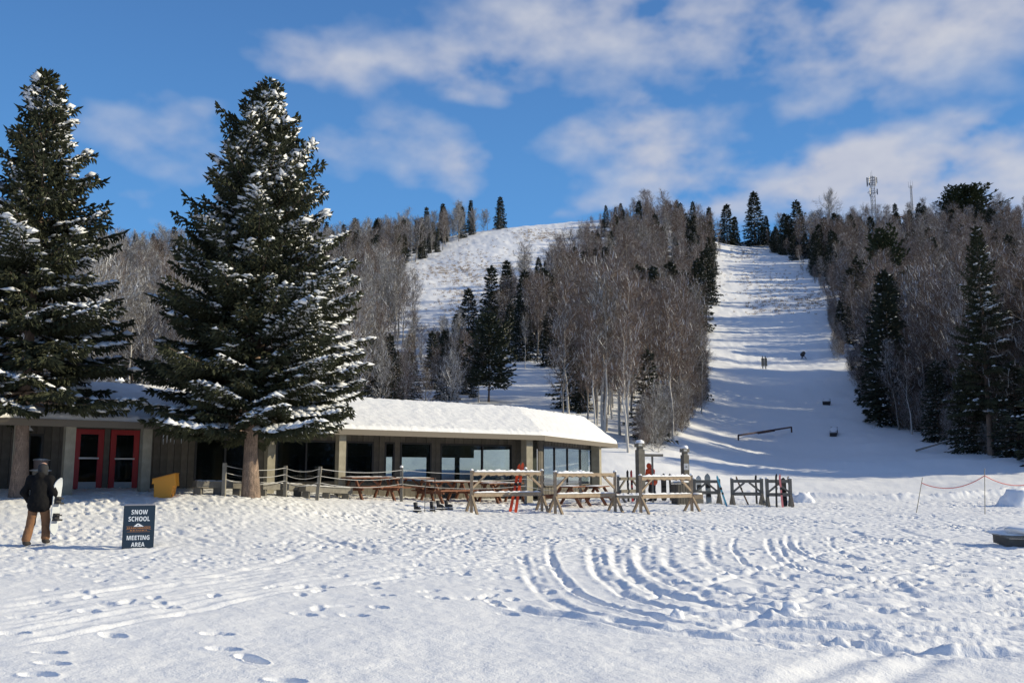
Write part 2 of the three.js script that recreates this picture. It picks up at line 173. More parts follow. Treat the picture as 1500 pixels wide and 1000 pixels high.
function relief(x, z) {
  const Z = -z; if (Z < 3 || Z > 330) return 0; let h = 0; const u = x / Z;
  if (Z < 64) {
    const wild = 0.55 + 0.9 * sstep(-0.35, 0.45, fbm(x * 0.16 + 3, z * 0.16, 3)), ext = 690 + FOC * EYE / Z;
    h += 0.035 * fbm(x * 0.35, z * 0.35, 3) + 0.012 * fbm(x * 1.6, z * 1.6, 3);
    const tramp = sstep(12, 18, Z + 3.2 * fbm(x * 0.12, z * 0.12, 2)) * sstep(52, 42, Z) * wild;
    if (tramp > 0.01) h += tramp * (0.026 * pits(x, z, 0.44, 0.5, 1) + 0.03 * pits(x + 7.3, z - 3.1, 0.24, 0.6, 21) + 0.022 * fbm(x * 3.1, z * 3.1, 4)) * (0.6 + 0.6 * sstep(16, 24, Z));
    h += 0.004 * fbm(x * 4.5, z * 4.5, 2) * (1 - 0.5 * tramp);
    const pxr = 750 + FOC * u, churn = sstep(880, 1060, pxr + 60 * n2(x * 0.3, z * 0.3)) * sstep(808, 832, ext) * sstep(968, 940, ext) * sstep(-0.5, 0.2, fbm(x * 0.22 + 8, z * 0.5, 2));
    if (churn > 0.01) h += churn * (0.05 * fbm(x * 0.8, z * 3.4, 4) + 0.045 * pits(x * 0.55, z * 1.25, 0.42, 0.6, 41) + 0.03 * pits(x * 0.8 + 3, z * 1.3, 0.24, 0.5, 61));
    for (const t of tracks) {
      if (x < t.x0 || x > t.x1 || z < t.z0 || z > t.z1) continue; let best = 1e9, bs = 0; const p = t.p;
      for (let k = 0; k < p.length - 1; k++) { const ax = p[k][0], az = p[k][1], bx = p[k + 1][0] - ax, bz = p[k + 1][1] - az, q = clamp(((x - ax) * bx + (z - az) * bz) / (bx * bx + bz * bz), 0, 1), dx = x - ax - q * bx, dz = z - az - q * bz, d = dx * dx + dz * dz; if (d < best) { best = d; bs = k + q; } }
      const d = Math.sqrt(best) / t.w; if (d > 3) continue; const along = fbm(x * 0.9 + t.s, z * 0.9, 3), k = 1 - t.broken + t.broken * sstep(-0.35, 0.3, along) * 1.4, L = p.length - 1, e = sstep(0, 3, bs) * sstep(L, L - 3, bs);
      h += 0.55 * e * t.d * k * (-Math.exp(-d * d * 1.3) + 0.7 * t.rim * Math.exp(-(d - 1.55) * (d - 1.55) * 2.6) * (0.5 + 0.6 * sstep(-0.4, 0.5, fbm(x * 1.7 + t.s, z * 1.7, 3)) + 0.25 * n2(x * 9, z * 9)));
    }
    for (const [px, pz, a, dp] of prints) { const dx = x - px, dz = z - pz; if (dx * dx + dz * dz > 0.2) continue; const ca = Math.cos(a), sa = Math.sin(a), e = (dx * ca + dz * sa) / 0.14, f = (dz * ca - dx * sa) / 0.062, q = e * e + f * f; h += dp * (-sstep(2.1, 0.3, q) + 0.16 * Math.exp(-(q - 2) * (q - 2) * 1.2)); }
    // a ploughed snow bank across the foot of the run, and a heap at its end
    const bz = -47 + 2.2 * n2(x * 0.05, 1.3), bk = sstep(10, 13, x) * sstep(40, 30, x), bd = (z - bz) / 0.75; if (bk > 0 && Math.abs(bd) < 3) h += bk * (0.22 + 0.16 * fbm(x * 0.5, z * 0.8, 3) + 0.07 * fbm(x * 2.3, z * 2.3, 3)) * Math.exp(-bd * bd);
  }
  if (Z > 40) { const k = sstep(40, 62, Z); h += k * (0.5 * fbm(x * 0.045, z * 0.045, 3) + 0.16 * fbm(x * 0.09 + 2, z * 0.35, 3) + (Z > 125 ? 0.22 * fbm(x * 0.3, z * 0.5, 3) : 0.05 * fbm(x * 0.3, z * 0.8, 3))); }
  return h;
}
const ground = (x, z) => baseGround(x, z) + relief(x, z);
{
  const az = [], R = Math.PI / 180; for (let k = 0; k <= 720; k++) az.push((-33 + 66 * k / 720) * R);
  for (let a = 34.5; a < 326; a += a < 70 || a > 290 ? 1.6 : 6) az.push(a * R); az.push(2 * Math.PI - 33 * R);
  const rad = [1.2]; let d = 1.2; while (d < 900) { d += d < 5 ? 0.4 : d < 64 ? clamp(d * d * 1.0 / 2227, 0.012, d < 36 ? 0.105 : 0.105 + (d - 36) * 0.02) : d < 310 ? 1.1 + (d - 64) * 0.006 : (d - 295) * 0.5; rad.push(d); }
  const nA = az.length, nR = rad.length, pos = new Float32Array((nA * nR + 1) * 3), uv = new Float32Array((nA * nR + 1) * 2), idx = [];
  for (let i = 0; i < nR; i++) for (let j = 0; j < nA; j++) { const o = i * nA + j, x = Math.sin(az[j]) * rad[i], z = -Math.cos(az[j]) * rad[i]; pos[3 * o] = x; pos[3 * o + 1] = ground(x, z); pos[3 * o + 2] = z; uv[2 * o] = x; uv[2 * o + 1] = z; }
  for (let i = 0; i < nR - 1; i++) for (let j = 0; j < nA - 1; j++) { const a = i * nA + j, b = a + 1, c = a + nA, e = c + 1; idx.push(a, b, c, b, e, c); }
  const top = nA * nR; for (let j = 0; j < nA - 1; j++) idx.push(top, j + 1, j);
  const g = new THREE.BufferGeometry(); g.setAttribute('position', new THREE.BufferAttribute(pos, 3)); g.setAttribute('uv', new THREE.BufferAttribute(uv, 2)); g.setIndex(idx); g.computeVertexNormals();
  if (g.attributes.normal.getY(nA * 40 + 300) < 0) { for (let i = 0; i < idx.length; i += 3) { const t = idx[i]; idx[i] = idx[i + 1]; idx[i + 1] = t; } g.setIndex(idx); g.computeVertexNormals(); }
  tag(add('snow_ground', g, M.snow), 'trampled white snow covering the ground, ski runs and hillside', 'ground', null, 'structure');
  console.log('ground', nA, nR, idx.length / 3);
}

// ------------------------------------------------------------------ trees: builders
class Soup {   // triangles with smooth-enough normals, collected in arrays
  constructor() { this.p = []; this.n = []; this.c = []; }
  tri(a, b, c, n, col) {
    const g = cross(sub(b, a), sub(c, a)), many = Array.isArray(n[0]), m = many ? [n[0][0] + n[1][0] + n[2][0], n[0][1] + n[1][1] + n[2][1], n[0][2] + n[1][2] + n[2][2]] : n;
    if (g[0] * m[0] + g[1] * m[1] + g[2] * m[2] < 0) { const t = b; b = c; c = t; if (many) n = [n[0], n[2], n[1]]; }
    this.p.push(a[0], a[1], a[2], b[0], b[1], b[2], c[0], c[1], c[2]); for (let k = 0; k < 3; k++) { const m = Array.isArray(n[0]) ? n[k] : n; this.n.push(m[0], m[1], m[2]); if (col) this.c.push(col[0], col[1], col[2]); } }
  tube(pts, rad, sides = 4) { let prev; const dirs = pts.map((q, i) => nrm(sub(pts[Math.min(i + 1, pts.length - 1)], pts[Math.max(i - 1, 0)]))); for (let i = 0; i < pts.length; i++) { const d = dirs[i], s = nrm(cross(d, Math.abs(d[1]) > 0.9 ? [1, 0, 0] : [0, 1, 0])), t = cross(s, d), ring = []; for (let k = 0; k < sides; k++) { const a = k / sides * 6.2832, nn = [s[0] * Math.cos(a) + t[0] * Math.sin(a), s[1] * Math.cos(a) + t[1] * Math.sin(a), s[2] * Math.cos(a) + t[2] * Math.sin(a)]; ring.push([mad(pts[i], nn, rad[i]), nn]); } if (prev) for (let k = 0; k < sides; k++) { const a = prev[k], b = prev[(k + 1) % sides], c = ring[k], e = ring[(k + 1) % sides]; this.tri(a[0], b[0], c[0], [a[1], b[1], c[1]]); this.tri(b[0], e[0], c[0], [b[1], e[1], c[1]]); } prev = ring; } }
  ribbon(a, b, w, up) { const d = sub(b, a), s = nrm(cross(d, up)), n = nrm(cross(s, d)), w2 = w * 0.35; this.tri(mad(a, s, w), mad(a, s, -w), mad(b, s, w2), n); this.tri(mad(a, s, -w), mad(b, s, -w2), mad(b, s, w2), n); }
  geo() { const g = new THREE.BufferGeometry(); g.setAttribute('position', new THREE.Float32BufferAttribute(this.p, 3)); g.setAttribute('normal', new THREE.Float32BufferAttribute(this.n, 3)); if (this.c.length) g.setAttribute('color', new THREE.Float32BufferAttribute(this.c, 3)); return g; }
}
const sub = (a, b) => [a[0] - b[0], a[1] - b[1], a[2] - b[2]], mad = (a, b, k) => [a[0] + b[0] * k, a[1] + b[1] * k, a[2] + b[2] * k], cross = (a, b) => [a[1] * b[2] - a[2] * b[1], a[2] * b[0] - a[0] * b[2], a[0] * b[1] - a[1] * b[0]], nrm = (a) => { const l = Math.hypot(...a) || 1; return [a[0] / l, a[1] / l, a[2] / l]; }, mix3 = (a, b, t) => [lerp(a[0], b[0], t), lerp(a[1], b[1], t), lerp(a[2], b[2], t)];
// a leafless broadleaf tree, 10 m high: trunk, crown of limbs and twigs, snow lying on the limbs
function bareTree(seed, o) {
  const r = rng(seed), trunk = new Soup(), crown = new Soup(), snow = new Soup(), H = 10, tp = [], tr = [], lean = [(r() - 0.5) * o.lean, (r() - 0.5) * o.lean];
  for (let i = 0; i <= 9; i++) { const t = i / 9; tp.push([lean[0] * t * H + 0.16 * n2(seed + t * 2.5, 1), t * H * 0.94 - 0.3, lean[1] * t * H + 0.16 * n2(seed + t * 2.5, 9)]); tr.push(lerp(o.r, 0.018, Math.pow(t, 0.85))); }
  trunk.tube(tp, tr, 6);
  const at = (t) => { const k = t * 9, i = Math.min(8, Math.floor(k)); return mix3(tp[i], tp[i + 1], k - i); };
  const limb = (p, d, L, rad, depth) => {
    const pts = [p], rs = [rad], n = depth ? 3 : 4; let q = p, dd = d; for (let i = 1; i <= n; i++) { dd = nrm([dd[0] + (r() - 0.5) * 0.35, dd[1] + (r() - 0.5) * 0.25 + (depth ? 0.02 : o.curl), dd[2] + (r() - 0.5) * 0.35]); q = mad(q, dd, L / n); pts.push(q); rs.push(lerp(rad, 0.005, i / n)); }
    crown.tube(pts, rs, 3);
    if (o.snow > r()) for (let i = 0; i < n; i++) if (Math.abs(sub(pts[i + 1], pts[i])[1]) < 0.86 * L / n) snow.ribbon(mad(pts[i], [0, 1, 0], rs[i] + 0.006), mad(pts[i + 1], [0, 1, 0], rs[i + 1] + 0.006), rs[i] * 1.15 + 0.014, [0, 1, 0]);
    const kids = depth === 0 ? Math.round(o.subs * (0.6 + L / 3)) : Math.round(o.twigs * (0.6 + L));
    for (let k = 0; k < kids; k++) { const t = 0.18 + 0.82 * (k + r()) / kids, s = t * n, i = Math.min(n - 1, Math.floor(s)), b = mix3(pts[i], pts[i + 1], s - i), ax = nrm(sub(pts[i + 1], pts[i])), side = nrm(cross(ax, [r() - 0.5, r() - 0.5, r() - 0.5])), nd = nrm(mad(mad([0, 0.18, 0], ax, 0.75), side, 0.75)); if (depth === 0) limb(b, nd, L * (0.28 + 0.3 * r()) * (1.15 - t * 0.5), Math.max(0.008, rs[i] * 0.5), 1); else { const e = mad(b, nd, (0.2 + 0.5 * r()) * o.twigL); crown.ribbon(b, e, 0.0085, nrm([r() - 0.5, r(), r() - 0.5])); if (r() < o.snow * 0.35) snow.ribbon(mad(b, [0, 1, 0], 0.012), mad(e, [0, 1, 0], 0.012), 0.014, [0, 1, 0]); } }
  };
  for (let k = 0; k < o.limbs; k++) { const t = lerp(o.from, 0.98, Math.pow((k + r()) / o.limbs, 0.9)), a = k * 2.4 + r(), up = lerp(o.up0, o.up1, t) + (r() - 0.5) * 0.3, L = o.spread * (0.25 + Math.sin(Math.PI * clamp(0.12 + (1 - t) * 0.95, 0, 1)) * 0.75) * (0.65 + 0.6 * r()); limb(at(t), nrm([Math.cos(a) * Math.cos(up), Math.sin(up), Math.sin(a) * Math.cos(up)]), L, lerp(o.r * 0.42, 0.012, t), 0); }
  return { trunk: trunk.geo(), crown: crown.geo(), snow: snow.p.length ? snow.geo() : null };
}
// a conifer, H metres: trunk, crown of boughs set with needle sprays, snow lying on the sprays
function conifer(seed, o) {
  const r = rng(seed), trunk = new Soup(), crown = new Soup(), snow = new Soup(), H = o.H, tp = [], tr = [];
  for (let i = 0; i <= 10; i++) { const t = i / 10; tp.push([0.05 * n2(seed, t * 3) * H * 0.12, t * H - (i ? 0 : 0.4), 0.05 * n2(seed + 5, t * 3) * H * 0.12]); tr.push(lerp(o.r, 0.015, Math.pow(t, 0.8)) * (i ? 1 : 1.35)); }
  trunk.tube(tp, tr, o.sides ?? 6);
  const spray = (p, d, L, w) => {   // two crossed blades of needles
    const s = nrm(cross(d, [r() - 0.5, 1.6, r() - 0.5])), u = nrm(cross(s, d)), m = mad(p, d, L * 0.45), e = mad(p, d, L), v = 0.65 + 0.7 * r(), col = [o.col[0] * v, o.col[1] * v, o.col[2] * v];
    crown.tri(p, mad(m, s, w), e, u, col); crown.tri(p, e, mad(m, s, -w), u, col); crown.tri(p, mad(m, u, w * 0.6), e, s, col); crown.tri(p, e, mad(m, u, -w * 0.8), s, col);
  };
  const flake = (p, d, L, w) => { // a lump of snow: a squashed, uneven eight-sided body
    const f = nrm([d[0], d[1] * 0.6, d[2]]), s = nrm(cross(f, [0, 1, 0])), ring = [], n = 6, top = [p[0] + (r() - 0.5) * w * 0.4, p[1] + w * (0.5 + 0.4 * r()), p[2] + (r() - 0.5) * w * 0.4], bot = [p[0], p[1] - w * 0.25, p[2]];
    for (let k = 0; k < n; k++) { const a = k / n * 6.2832 + r() * 0.5, q = 0.7 + 0.6 * r(); ring.push(mad(mad(p, f, Math.cos(a) * L * q), s, Math.sin(a) * w * q)); ring[k][1] += (r() - 0.5) * w * 0.35; }
    const nn = (q) => nrm(mad([0, 0.45, 0], sub(q, p), 1 / Math.max(w, 0.01))); for (let k = 0; k < n; k++) { const a = ring[k], b = ring[(k + 1) % n]; snow.tri(a, top, b, [nn(a), [0, 1, 0], nn(b)]); snow.tri(a, b, bot, [nn(a), nn(b), [0, -1, 0]]); }
  };
  const rows = Math.round((1 - o.clear) * H / o.step);
  for (let i = 0; i < rows; i++) {
    const f = (i + 0.3 * (r() - 0.5)) / rows, y = H * (o.clear + (1 - o.clear) * f), R = o.R * o.shape(f), per = Math.max(3, Math.round(o.per * (0.55 + 0.45 * (1 - f))));
    for (let k = 0; k < per; k++) {
      const a = (k + r() * 0.9) / per * 6.2832 + i * 1.7, bulge = 1 + o.rag * n3(Math.cos(a) * 1.3 + seed, f * 7, Math.sin(a) * 1.3), L = Math.max(0.18, R * bulge * (o.even ? 0.8 + 0.27 * r() : 0.72 + 0.42 * r())), rise = lerp(o.rise0, o.rise1, f) + (r() - 0.5) * 0.22;
      const n = Math.max(3, Math.ceil(L / o.seg)), pts = [[tp[Math.min(10, Math.round(y / H * 10))][0], y, tp[Math.min(10, Math.round(y / H * 10))][2]]], ca = Math.cos(a), sa = Math.sin(a);
      for (let j = 1; j <= n; j++) { const t = j / n, droop = -o.droop * L * t * t * (1 - f * 0.7) + o.tip * L * t * t * t; pts.push([pts[0][0] + ca * L * t * Math.cos(rise), y + L * t * Math.sin(rise) + droop, pts[0][2] + sa * L * t * Math.cos(rise)]); }
      if (o.wood) trunk.tube(pts, pts.map((_, j) => lerp(0.012 + L * 0.011, 0.006, j / n)), 3);
      let white = o.snow + o.snowVar * n3(pts[n][0] * 0.55 + seed, pts[n][1] * 0.8, pts[n][2] * 0.55) + o.sideSnow * ca; if (o.clump) white = sstep(0.22, 0.6, white) * 1.7 + 0.06;  // boughs on one side of the crown carry more snow
      for (let j = 0; j <= n; j++) {
        const t = j / n; if (t < o.bare * (1 - f)) continue; const p = pts[j], d = nrm(sub(pts[Math.min(j + 1, n)], pts[Math.max(0, j - 1)]));
        const sl = o.side * L * (1.05 - t) + o.sprL, m = Math.max(1, Math.round(sl / (o.sprL * (o.clump ? 0.5 : 0.62))));
        for (const sg of [-1, 1]) {
          const sd = nrm([d[0] * 0.75 - sg * sa * 0.75, d[1] - 0.12 - 0.15 * r(), d[2] * 0.75 + sg * ca * 0.75]);
          for (let q = 0; q < m; q++) { const c = mad(mad(p, sd, sl * (q + 0.2 * r()) / m), [0, 1, 0], -0.05 * (q / m) * sl), dd = nrm([sd[0] + (r() - 0.5) * 0.9, sd[1] + (r() - 0.5) * 0.7, sd[2] + (r() - 0.5) * 0.9]); spray(c, dd, o.sprL * (0.7 + 0.6 * r()), o.sprW); if (o.clump && r() < 0.6) spray(mad(c, [0, -1, 0], 0.03), nrm([dd[0] * 0.7, -0.7 - 0.5 * r(), dd[2] * 0.7]), o.sprL * (0.7 + 0.5 * r()), o.sprW * 0.85); if (r() < white * o.flakes * (0.5 + 0.5 * t)) { const big = o.clump && r() < 0.25 ? 1.7 : 1; flake(mad(c, [0, 1, 0], o.sprW * 0.35 + 0.012), sd, big * o.flake * (0.7 + 0.7 * r()), big * o.flake * (0.45 + 0.35 * r())); } }
        }
        if (j === n) for (let q = 0; q < 3; q++) spray(p, nrm([d[0] + (r() - 0.5) * 0.6, d[1] + (r() - 0.3) * 0.5, d[2] + (r() - 0.5) * 0.6]), o.sprL * 1.1, o.sprW);
      }
    }
  }
  for (let q = 0; q < 14; q++) { const y = H * (1 - 0.05 * r()); spray([tp[10][0], y, tp[10][2]], nrm([r() - 0.5, 0.9, r() - 0.5]), o.sprL * 1.2, o.sprW); }
  return { trunk: trunk.geo(), crown: crown.geo(), snow: snow.p.length ? snow.geo() : null };
}
M.needles = std(C(1, 1, 1), 0.8, { vertexColors: true, side: THREE.DoubleSide });
M.bark = std(C(0.13, 0.10, 0.08), 0.95); M.greyBark = std(C(0.22, 0.205, 0.19), 0.95); M.birch = std(C(0.5, 0.475, 0.44), 0.9); M.twigBrown = std(C(0.14, 0.106, 0.082), 0.95, { side: THREE.DoubleSide }); M.twigRed = std(C(0.148, 0.106, 0.084), 0.95, { side: THREE.DoubleSide }); M.twigGrey = std(C(0.18, 0.16, 0.138), 0.95, { side: THREE.DoubleSide }); M.treeSnow = std(C(0.83, 0.85, 0.88), 0.8, { side: THREE.DoubleSide });

// ------------------------------------------------------------------ the wooded hillside
const kinds = {};
{
  const wide = { r: 0.13, lean: 0.05, limbs: 30, subs: 7, twigs: 8, twigL: 1, from: 0.28, up0: 0.35, up1: 1.15, spread: 2.6, curl: 0.06, snow: 0.45 };
  kinds.bare = [[1, wide, 'twigBrown', 'greyBark'], [2, { ...wide, spread: 2.1, from: 0.35, snow: 0.4 }, 'twigRed', 'birch'], [3, { ...wide, spread: 1.7, from: 0.4, r: 0.1, snow: 0.35 }, 'twigRed', 'birch'], [4, { ...wide, spread: 3.0, from: 0.2, snow: 0.9 }, 'twigGrey', 'greyBark'], [5, { ...wide, spread: 2.3, from: 0.3, lean: 0.16, snow: 0.75 }, 'twigBrown', 'greyBark'], [6, { ...wide, spread: 1.6, from: 0.45, r: 0.09, snow: 0.45 }, 'twigGrey', 'birch'], [7, { ...wide, spread: 2.5, from: 0.25, snow: 0.3 }, 'twigRed', 'greyBark']]
    .map(([s, o, tw, bk]) => ({ ...bareTree(s * 101, o), H: 10, tw: M[tw], bk: M[bk] }));
  const cone = { H: 10, r: 0.13, clear: 0.04, step: 0.42, R: 2.0, shape: (f) => Math.pow(1 - f, 0.85) * 0.97 + 0.03, per: 9, rise0: -0.1, rise1: 0.6, droop: 0.28, tip: 0.1, seg: 0.5, side: 0.3, sprL: 0.42, sprW: 0.1, rag: 0.25, bare: 0.1, snow: 0.35, snowVar: 0.4, sideSnow: 0.12, flakes: 0.5, flake: 0.14, col: [0.040, 0.050, 0.030] };
  kinds.cone = [[1, cone], [2, { ...cone, R: 1.6, snow: 0.75 }], [3, { ...cone, R: 2.3, snow: 0.4, col: [0.042, 0.050, 0.028] }], [4, { ...cone, R: 1.35, snow: 0.9, rag: 0.4 }], [5, { ...cone, R: 2.1, snow: 0.5, rag: 0.5, step: 0.5 }]]
    .map(([s, o]) => ({ ...conifer(s * 77, o), H: 10, tw: M.needles, bk: M.bark }));
  const pine = { ...cone, clear: 0.22, R: 2.7, shape: (f) => Math.sqrt(Math.max(0.02, 1 - Math.pow(f * 1.25 - 0.28, 2) * 1.05)), rise0: 0.0, rise1: 0.9, droop: 0.1, tip: 0.2, rag: 0.7, sprL: 0.5, sprW: 0.13, col: [0.045, 0.058, 0.022], snow: 0.1, snowVar: 0.3 };
  kinds.pine = [[9, pine], [10, { ...pine, snow: 0.4, R: 2.3, col: [0.045, 0.055, 0.03] }]].map(([s, o]) => ({ ...conifer(s * 31, o), H: 10, tw: M.needles, bk: M.bark }));
  for (const k in kinds) console.log(k, kinds[k].map((q) => [q.trunk, q.crown, q.snow].map((g) => g ? g.attributes.position.count / 3 : 0).join('+')).join(' '));
}
function plant(kind, v, name, label, category, pos, h, turn, group, wide = 1) {
  const q = kinds[kind][v], t = thing(name, label, category, pos, turn, group), s = h / q.H; t.scale.set(s * wide, s, s * wide);
  add('trunk', q.trunk, q.bk, t); const c = add('crown', q.crown, q.tw, t); if (q.snow) add('snow', q.snow, M.treeSnow, c); return t;
}
const lineAt = (tab, Z) => { let i = 0; while (i < tab.length - 2 && Z > tab[i + 1][0]) i++; const t = clamp((Z - tab[i][0]) / (tab[i + 1][0] - tab[i][0]), 0, 1); return lerp(tab[i][1], tab[i + 1][1], t); };
const runR = { a: [[58, 955], [66, 985], [75, 1010], [90, 1032], [110, 1036], [132, 1030], [180, 1036], [240, 1052], [300, 1058]], b: [[56, 1580], [60, 1510], [66, 1420], [76, 1345], [95, 1268], [132, 1226], [160, 1222], [200, 1212], [235, 1190], [265, 1150], [300, 1113]] };
const runL = { a: [[136, 655], [142, 625], [150, 590], [170, 568], [200, 575], [240, 595], [270, 655], [300, 735]], b: [[136, 662], [142, 682], [150, 705], [170, 738], [200, 772], [240, 822], [270, 862], [300, 884]] };
function wood_at(px, Z) {   // which wood stands at this bearing and depth
  if (Z < 57) return null; if (px > lineAt(runR.a, Z) && px < lineAt(runR.b, Z)) return null; if (Z > 136 && px > lineAt(runL.a, Z) && px < lineAt(runL.b, Z)) return null;
  if (Z < 109 && px > lerp(690, 730, (Z - 57) / 52) && px < (Z < 80 ? 805 : 838)) return null;   // a lower snow-covered trail
  if (Z > 118 && Z < 131 && px > 1200) return null;                              // a level trail through the wood
  if (Z < 64 && px < 820) return null;
  return px >= lineAt(runR.b, Z) ? 'run' : px > (Z > 136 ? lineAt(runL.b, Z) : 700) ? 'between' : 'lodge';
}
{
  const r = rng(2024), list = [];
  for (let Z = 57.5, fill = 0; Z < 306; ) {
    const sp = Z < 110 ? 3.2 : Z < 200 ? 4.1 : 4.4; const x0 = (-900 / FOC) * Z, x1 = ((Z < 150 ? 1150 : 900) / FOC) * Z;
    for (let x = x0; x < x1; x += sp) {
      const X = x + (r() - 0.5) * sp * 0.95, z = -(Z + (r() - 0.5) * sp * 0.95), y = baseGround(X, z), [px] = pix(V(X, y, z)), w = wood_at(px, -z), c = n2(X * 0.035, z * 0.035), c2 = n2(X * 0.11 + 50, z * 0.11), rr = r(), hh = r(), vv = r(), tt = r() * 6.28; if (!w) continue;
      if (w === 'lodge' && px < 480 && -z < 250 && rr < 0.35) continue;
      const foot = w === 'between' && Z < 108;
      let pc = w === 'lodge' ? 0.3 : w === 'between' ? 0.2 : 0.2; pc += 0.25 * c; if (w === 'between' && px > 985 && Z > 150) pc = 0.45; if (w === 'between' && px < 830 && Z > 108 && Z < 165) pc = 0.55; if (w === 'run' && Z < 125 && px < lineAt(runR.b, -z) + 90) pc = 0.42; if (w === 'run' && Z > 215 && px < lineAt(runR.b, -z) + 35) pc = 0.6; if (w === 'lodge' && Z > 215 && px > 480) pc = 0.45; if (w === 'lodge' && Z < 110 && px > 540) pc = 0.4;
      if (w === 'run' && Z < 117 && px > 1515) pc = 0.8; if (foot) pc = 0.14; let h, kind, v;  // unseen spruces past the frame, added dense and tall to shade the run
      if (rr * 0.999 < pc) { kind = 'cone'; h = lerp(5.5, 12.5, Math.pow(hh, 1.3)) * (w === 'run' && Z < 125 ? 0.95 : 1); v = w === 'lodge' ? [1, 3, 0, 4, 1][Math.floor(vv * 5)] : w === 'run' ? [0, 2, 2, 4, 0][Math.floor(vv * 5)] : [0, 2, 4, 1, 0][Math.floor(vv * 5)]; }
      else { kind = 'bare'; h = lerp(6.5, 13.5, hh) * (Z > 260 ? 0.9 : 1); v = w === 'lodge' ? [3, 4, 5, 0, 3, 6][Math.floor(vv * 6)] : w === 'run' ? [0, 6, 1, 4, 6, 2][Math.floor(vv * 6)] : [1, 2, 6, 0, 2, 5][Math.floor(vv * 6)]; }
      if (foot && kind === 'bare') h = lerp(8.5, 13.2, hh); if (foot && kind === 'cone') h = lerp(3, 7, hh); if (px > 560 && px < 738 && Z < 140) h = Math.min(h * 0.5, 5.8); else if (w === 'lodge' && px > 480 && Z < 135) h *= 0.8; if (w === 'run' && Z < 130) h *= 1.22;
      if (w === 'between' && Z > 170 && px < lineAt(runL.b, -z) + 45) h *= 0.6; if (w === 'run' && Z < 117 && kind === 'cone' && px > 1325) h = px > 1515 ? lerp(10, 14, hh) : Math.min(h, 6.5); const near = Math.min(Math.abs(px - lineAt(runR.a, -z)), Math.abs(px - lineAt(runR.b, -z))); if (near < 14 && kind === 'bare') h *= 0.65;
      list.push({ w, kind, v, h, t: tt, p: V(X, y + relief(X, z) * 0.5 - 0.1, z), px, Z: -z, size: h / -z, wide: 0.85 + 0.4 * c2 * c2 + 0.2 * r() });
      if (w === 'run' && Z < 117) { const X2 = X + sp * (0.3 + 0.4 * r()), z2 = z - sp * (r() - 0.5) * 0.8, y2 = baseGround(X2, z2), [p2] = pix(V(X2, y2, z2)); if (wood_at(p2, -z2) === 'run') { const cn = r() < 0.4, h2 = cn ? lerp(4, p2 > 1325 ? 6.5 : 10, r()) : lerp(9, 14, r()); list.push({ w, kind: cn ? 'cone' : 'bare', v: cn ? [0, 2, 4, 1][Math.floor(r() * 4)] : [0, 6, 1, 4][Math.floor(r() * 4)], h: h2, t: r() * 6, p: V(X2, y2 - 0.1, z2), px: p2, Z: -z2, size: h2 / -z2, wide: 0.75 + 0.35 * r() }); } }
      if (foot) for (let k = 0; k < 1; k++) { const X2 = X + sp * (0.3 + 0.4 * r()), z2 = z - sp * (r() - 0.5) * 0.8, y2 = baseGround(X2, z2), [p2] = pix(V(X2, y2, z2)); if (wood_at(p2, -z2) === 'between') { const h2 = lerp(7, 13, r()); list.push({ w, kind: 'bare', v: [1, 2, 5, 6, 2][Math.floor(r() * 5)], h: h2, t: r() * 6, p: V(X2, y2 - 0.1, z2), px: p2, Z: -z2, size: h2 / -z2, wide: 0.7 + 0.3 * r() }); } }
    }
    Z += sp;
  }
  for (let k = 0; k < 150; k++) { const X = 66 + 34 * r(), z = -34 + 84 * r(), cn = r() < 0.5, h = lerp(8, 13, r()); list.push({ w: 'run', kind: cn ? 'cone' : 'bare', v: Math.floor(r() * 5), h, t: r() * 6, p: V(X, baseGround(X, z) - 0.1, z), px: 9999, Z: 99, size: 0, wide: 1 }); }   // the wood goes on past the open field; the lodge windows mirror it
  const where = { lodge: ['wooded slope above the lodge'], between: ['wood between the two ski runs'], run: ['wood beside the open ski run'] };
  const looks = { bare: ['grey-barked bare tree', 'pale-trunked bare birch', 'slim pale-trunked bare birch', 'frosted wide-crowned bare tree', 'leaning snow-laced bare tree', 'slender frosted bare birch', 'brown-twigged bare tree'], cone: ['snow-dusted spruce', 'narrow snowy spruce', 'broad dark spruce', 'very slim snow-laden spruce', 'ragged-edged spruce'] }, tall = (q) => q.kind === 'bare' ? (q.h > 11.5 ? 'tall' : q.h < 8 ? 'short' : 'medium-height') : (q.h > 9.5 ? 'tall' : q.h < 6.5 ? 'small' : 'medium-height');
  const seen = (q) => q.px > -30 && q.px < 1530;
  const one = { bare: 290, cone: 290 }, rest = {}; list.sort((a, b) => b.size - a.size); const cnt = {};
  for (const q of list) {
    cnt[q.kind + q.w] = (cnt[q.kind + q.w] ?? 0) + 1;
    const front = q.kind === 'bare' ? (q.w === 'lodge' && q.px < 130) : (q.w === 'lodge' && q.px < 130);
    if (one[q.kind] > 0 && seen(q) && !front) { one[q.kind]--; if (q.kind === 'bare') plant('bare', q.v, 'bare_tree', `${tall(q)} ${looks.bare[q.v]} in the ${where[q.w][0]}`, 'tree', q.p, q.h, q.t, `bare trees in the ${where[q.w][0]}`, q.wide); else plant('cone', q.v, 'spruce_tree', `${tall(q)} ${looks.cone[q.v]} in the ${where[q.w][0]}`, 'tree', q.p, q.h, q.t, `spruces in the ${where[q.w][0]}`, q.wide); }
    else (rest[q.kind + q.v] ??= []).push(q);
  }
  const far = thing('hillside_forest', 'mass of bare trees and spruces filling the hillside woods', 'forest', V(0, 0, 0), 0, null, 'stuff');
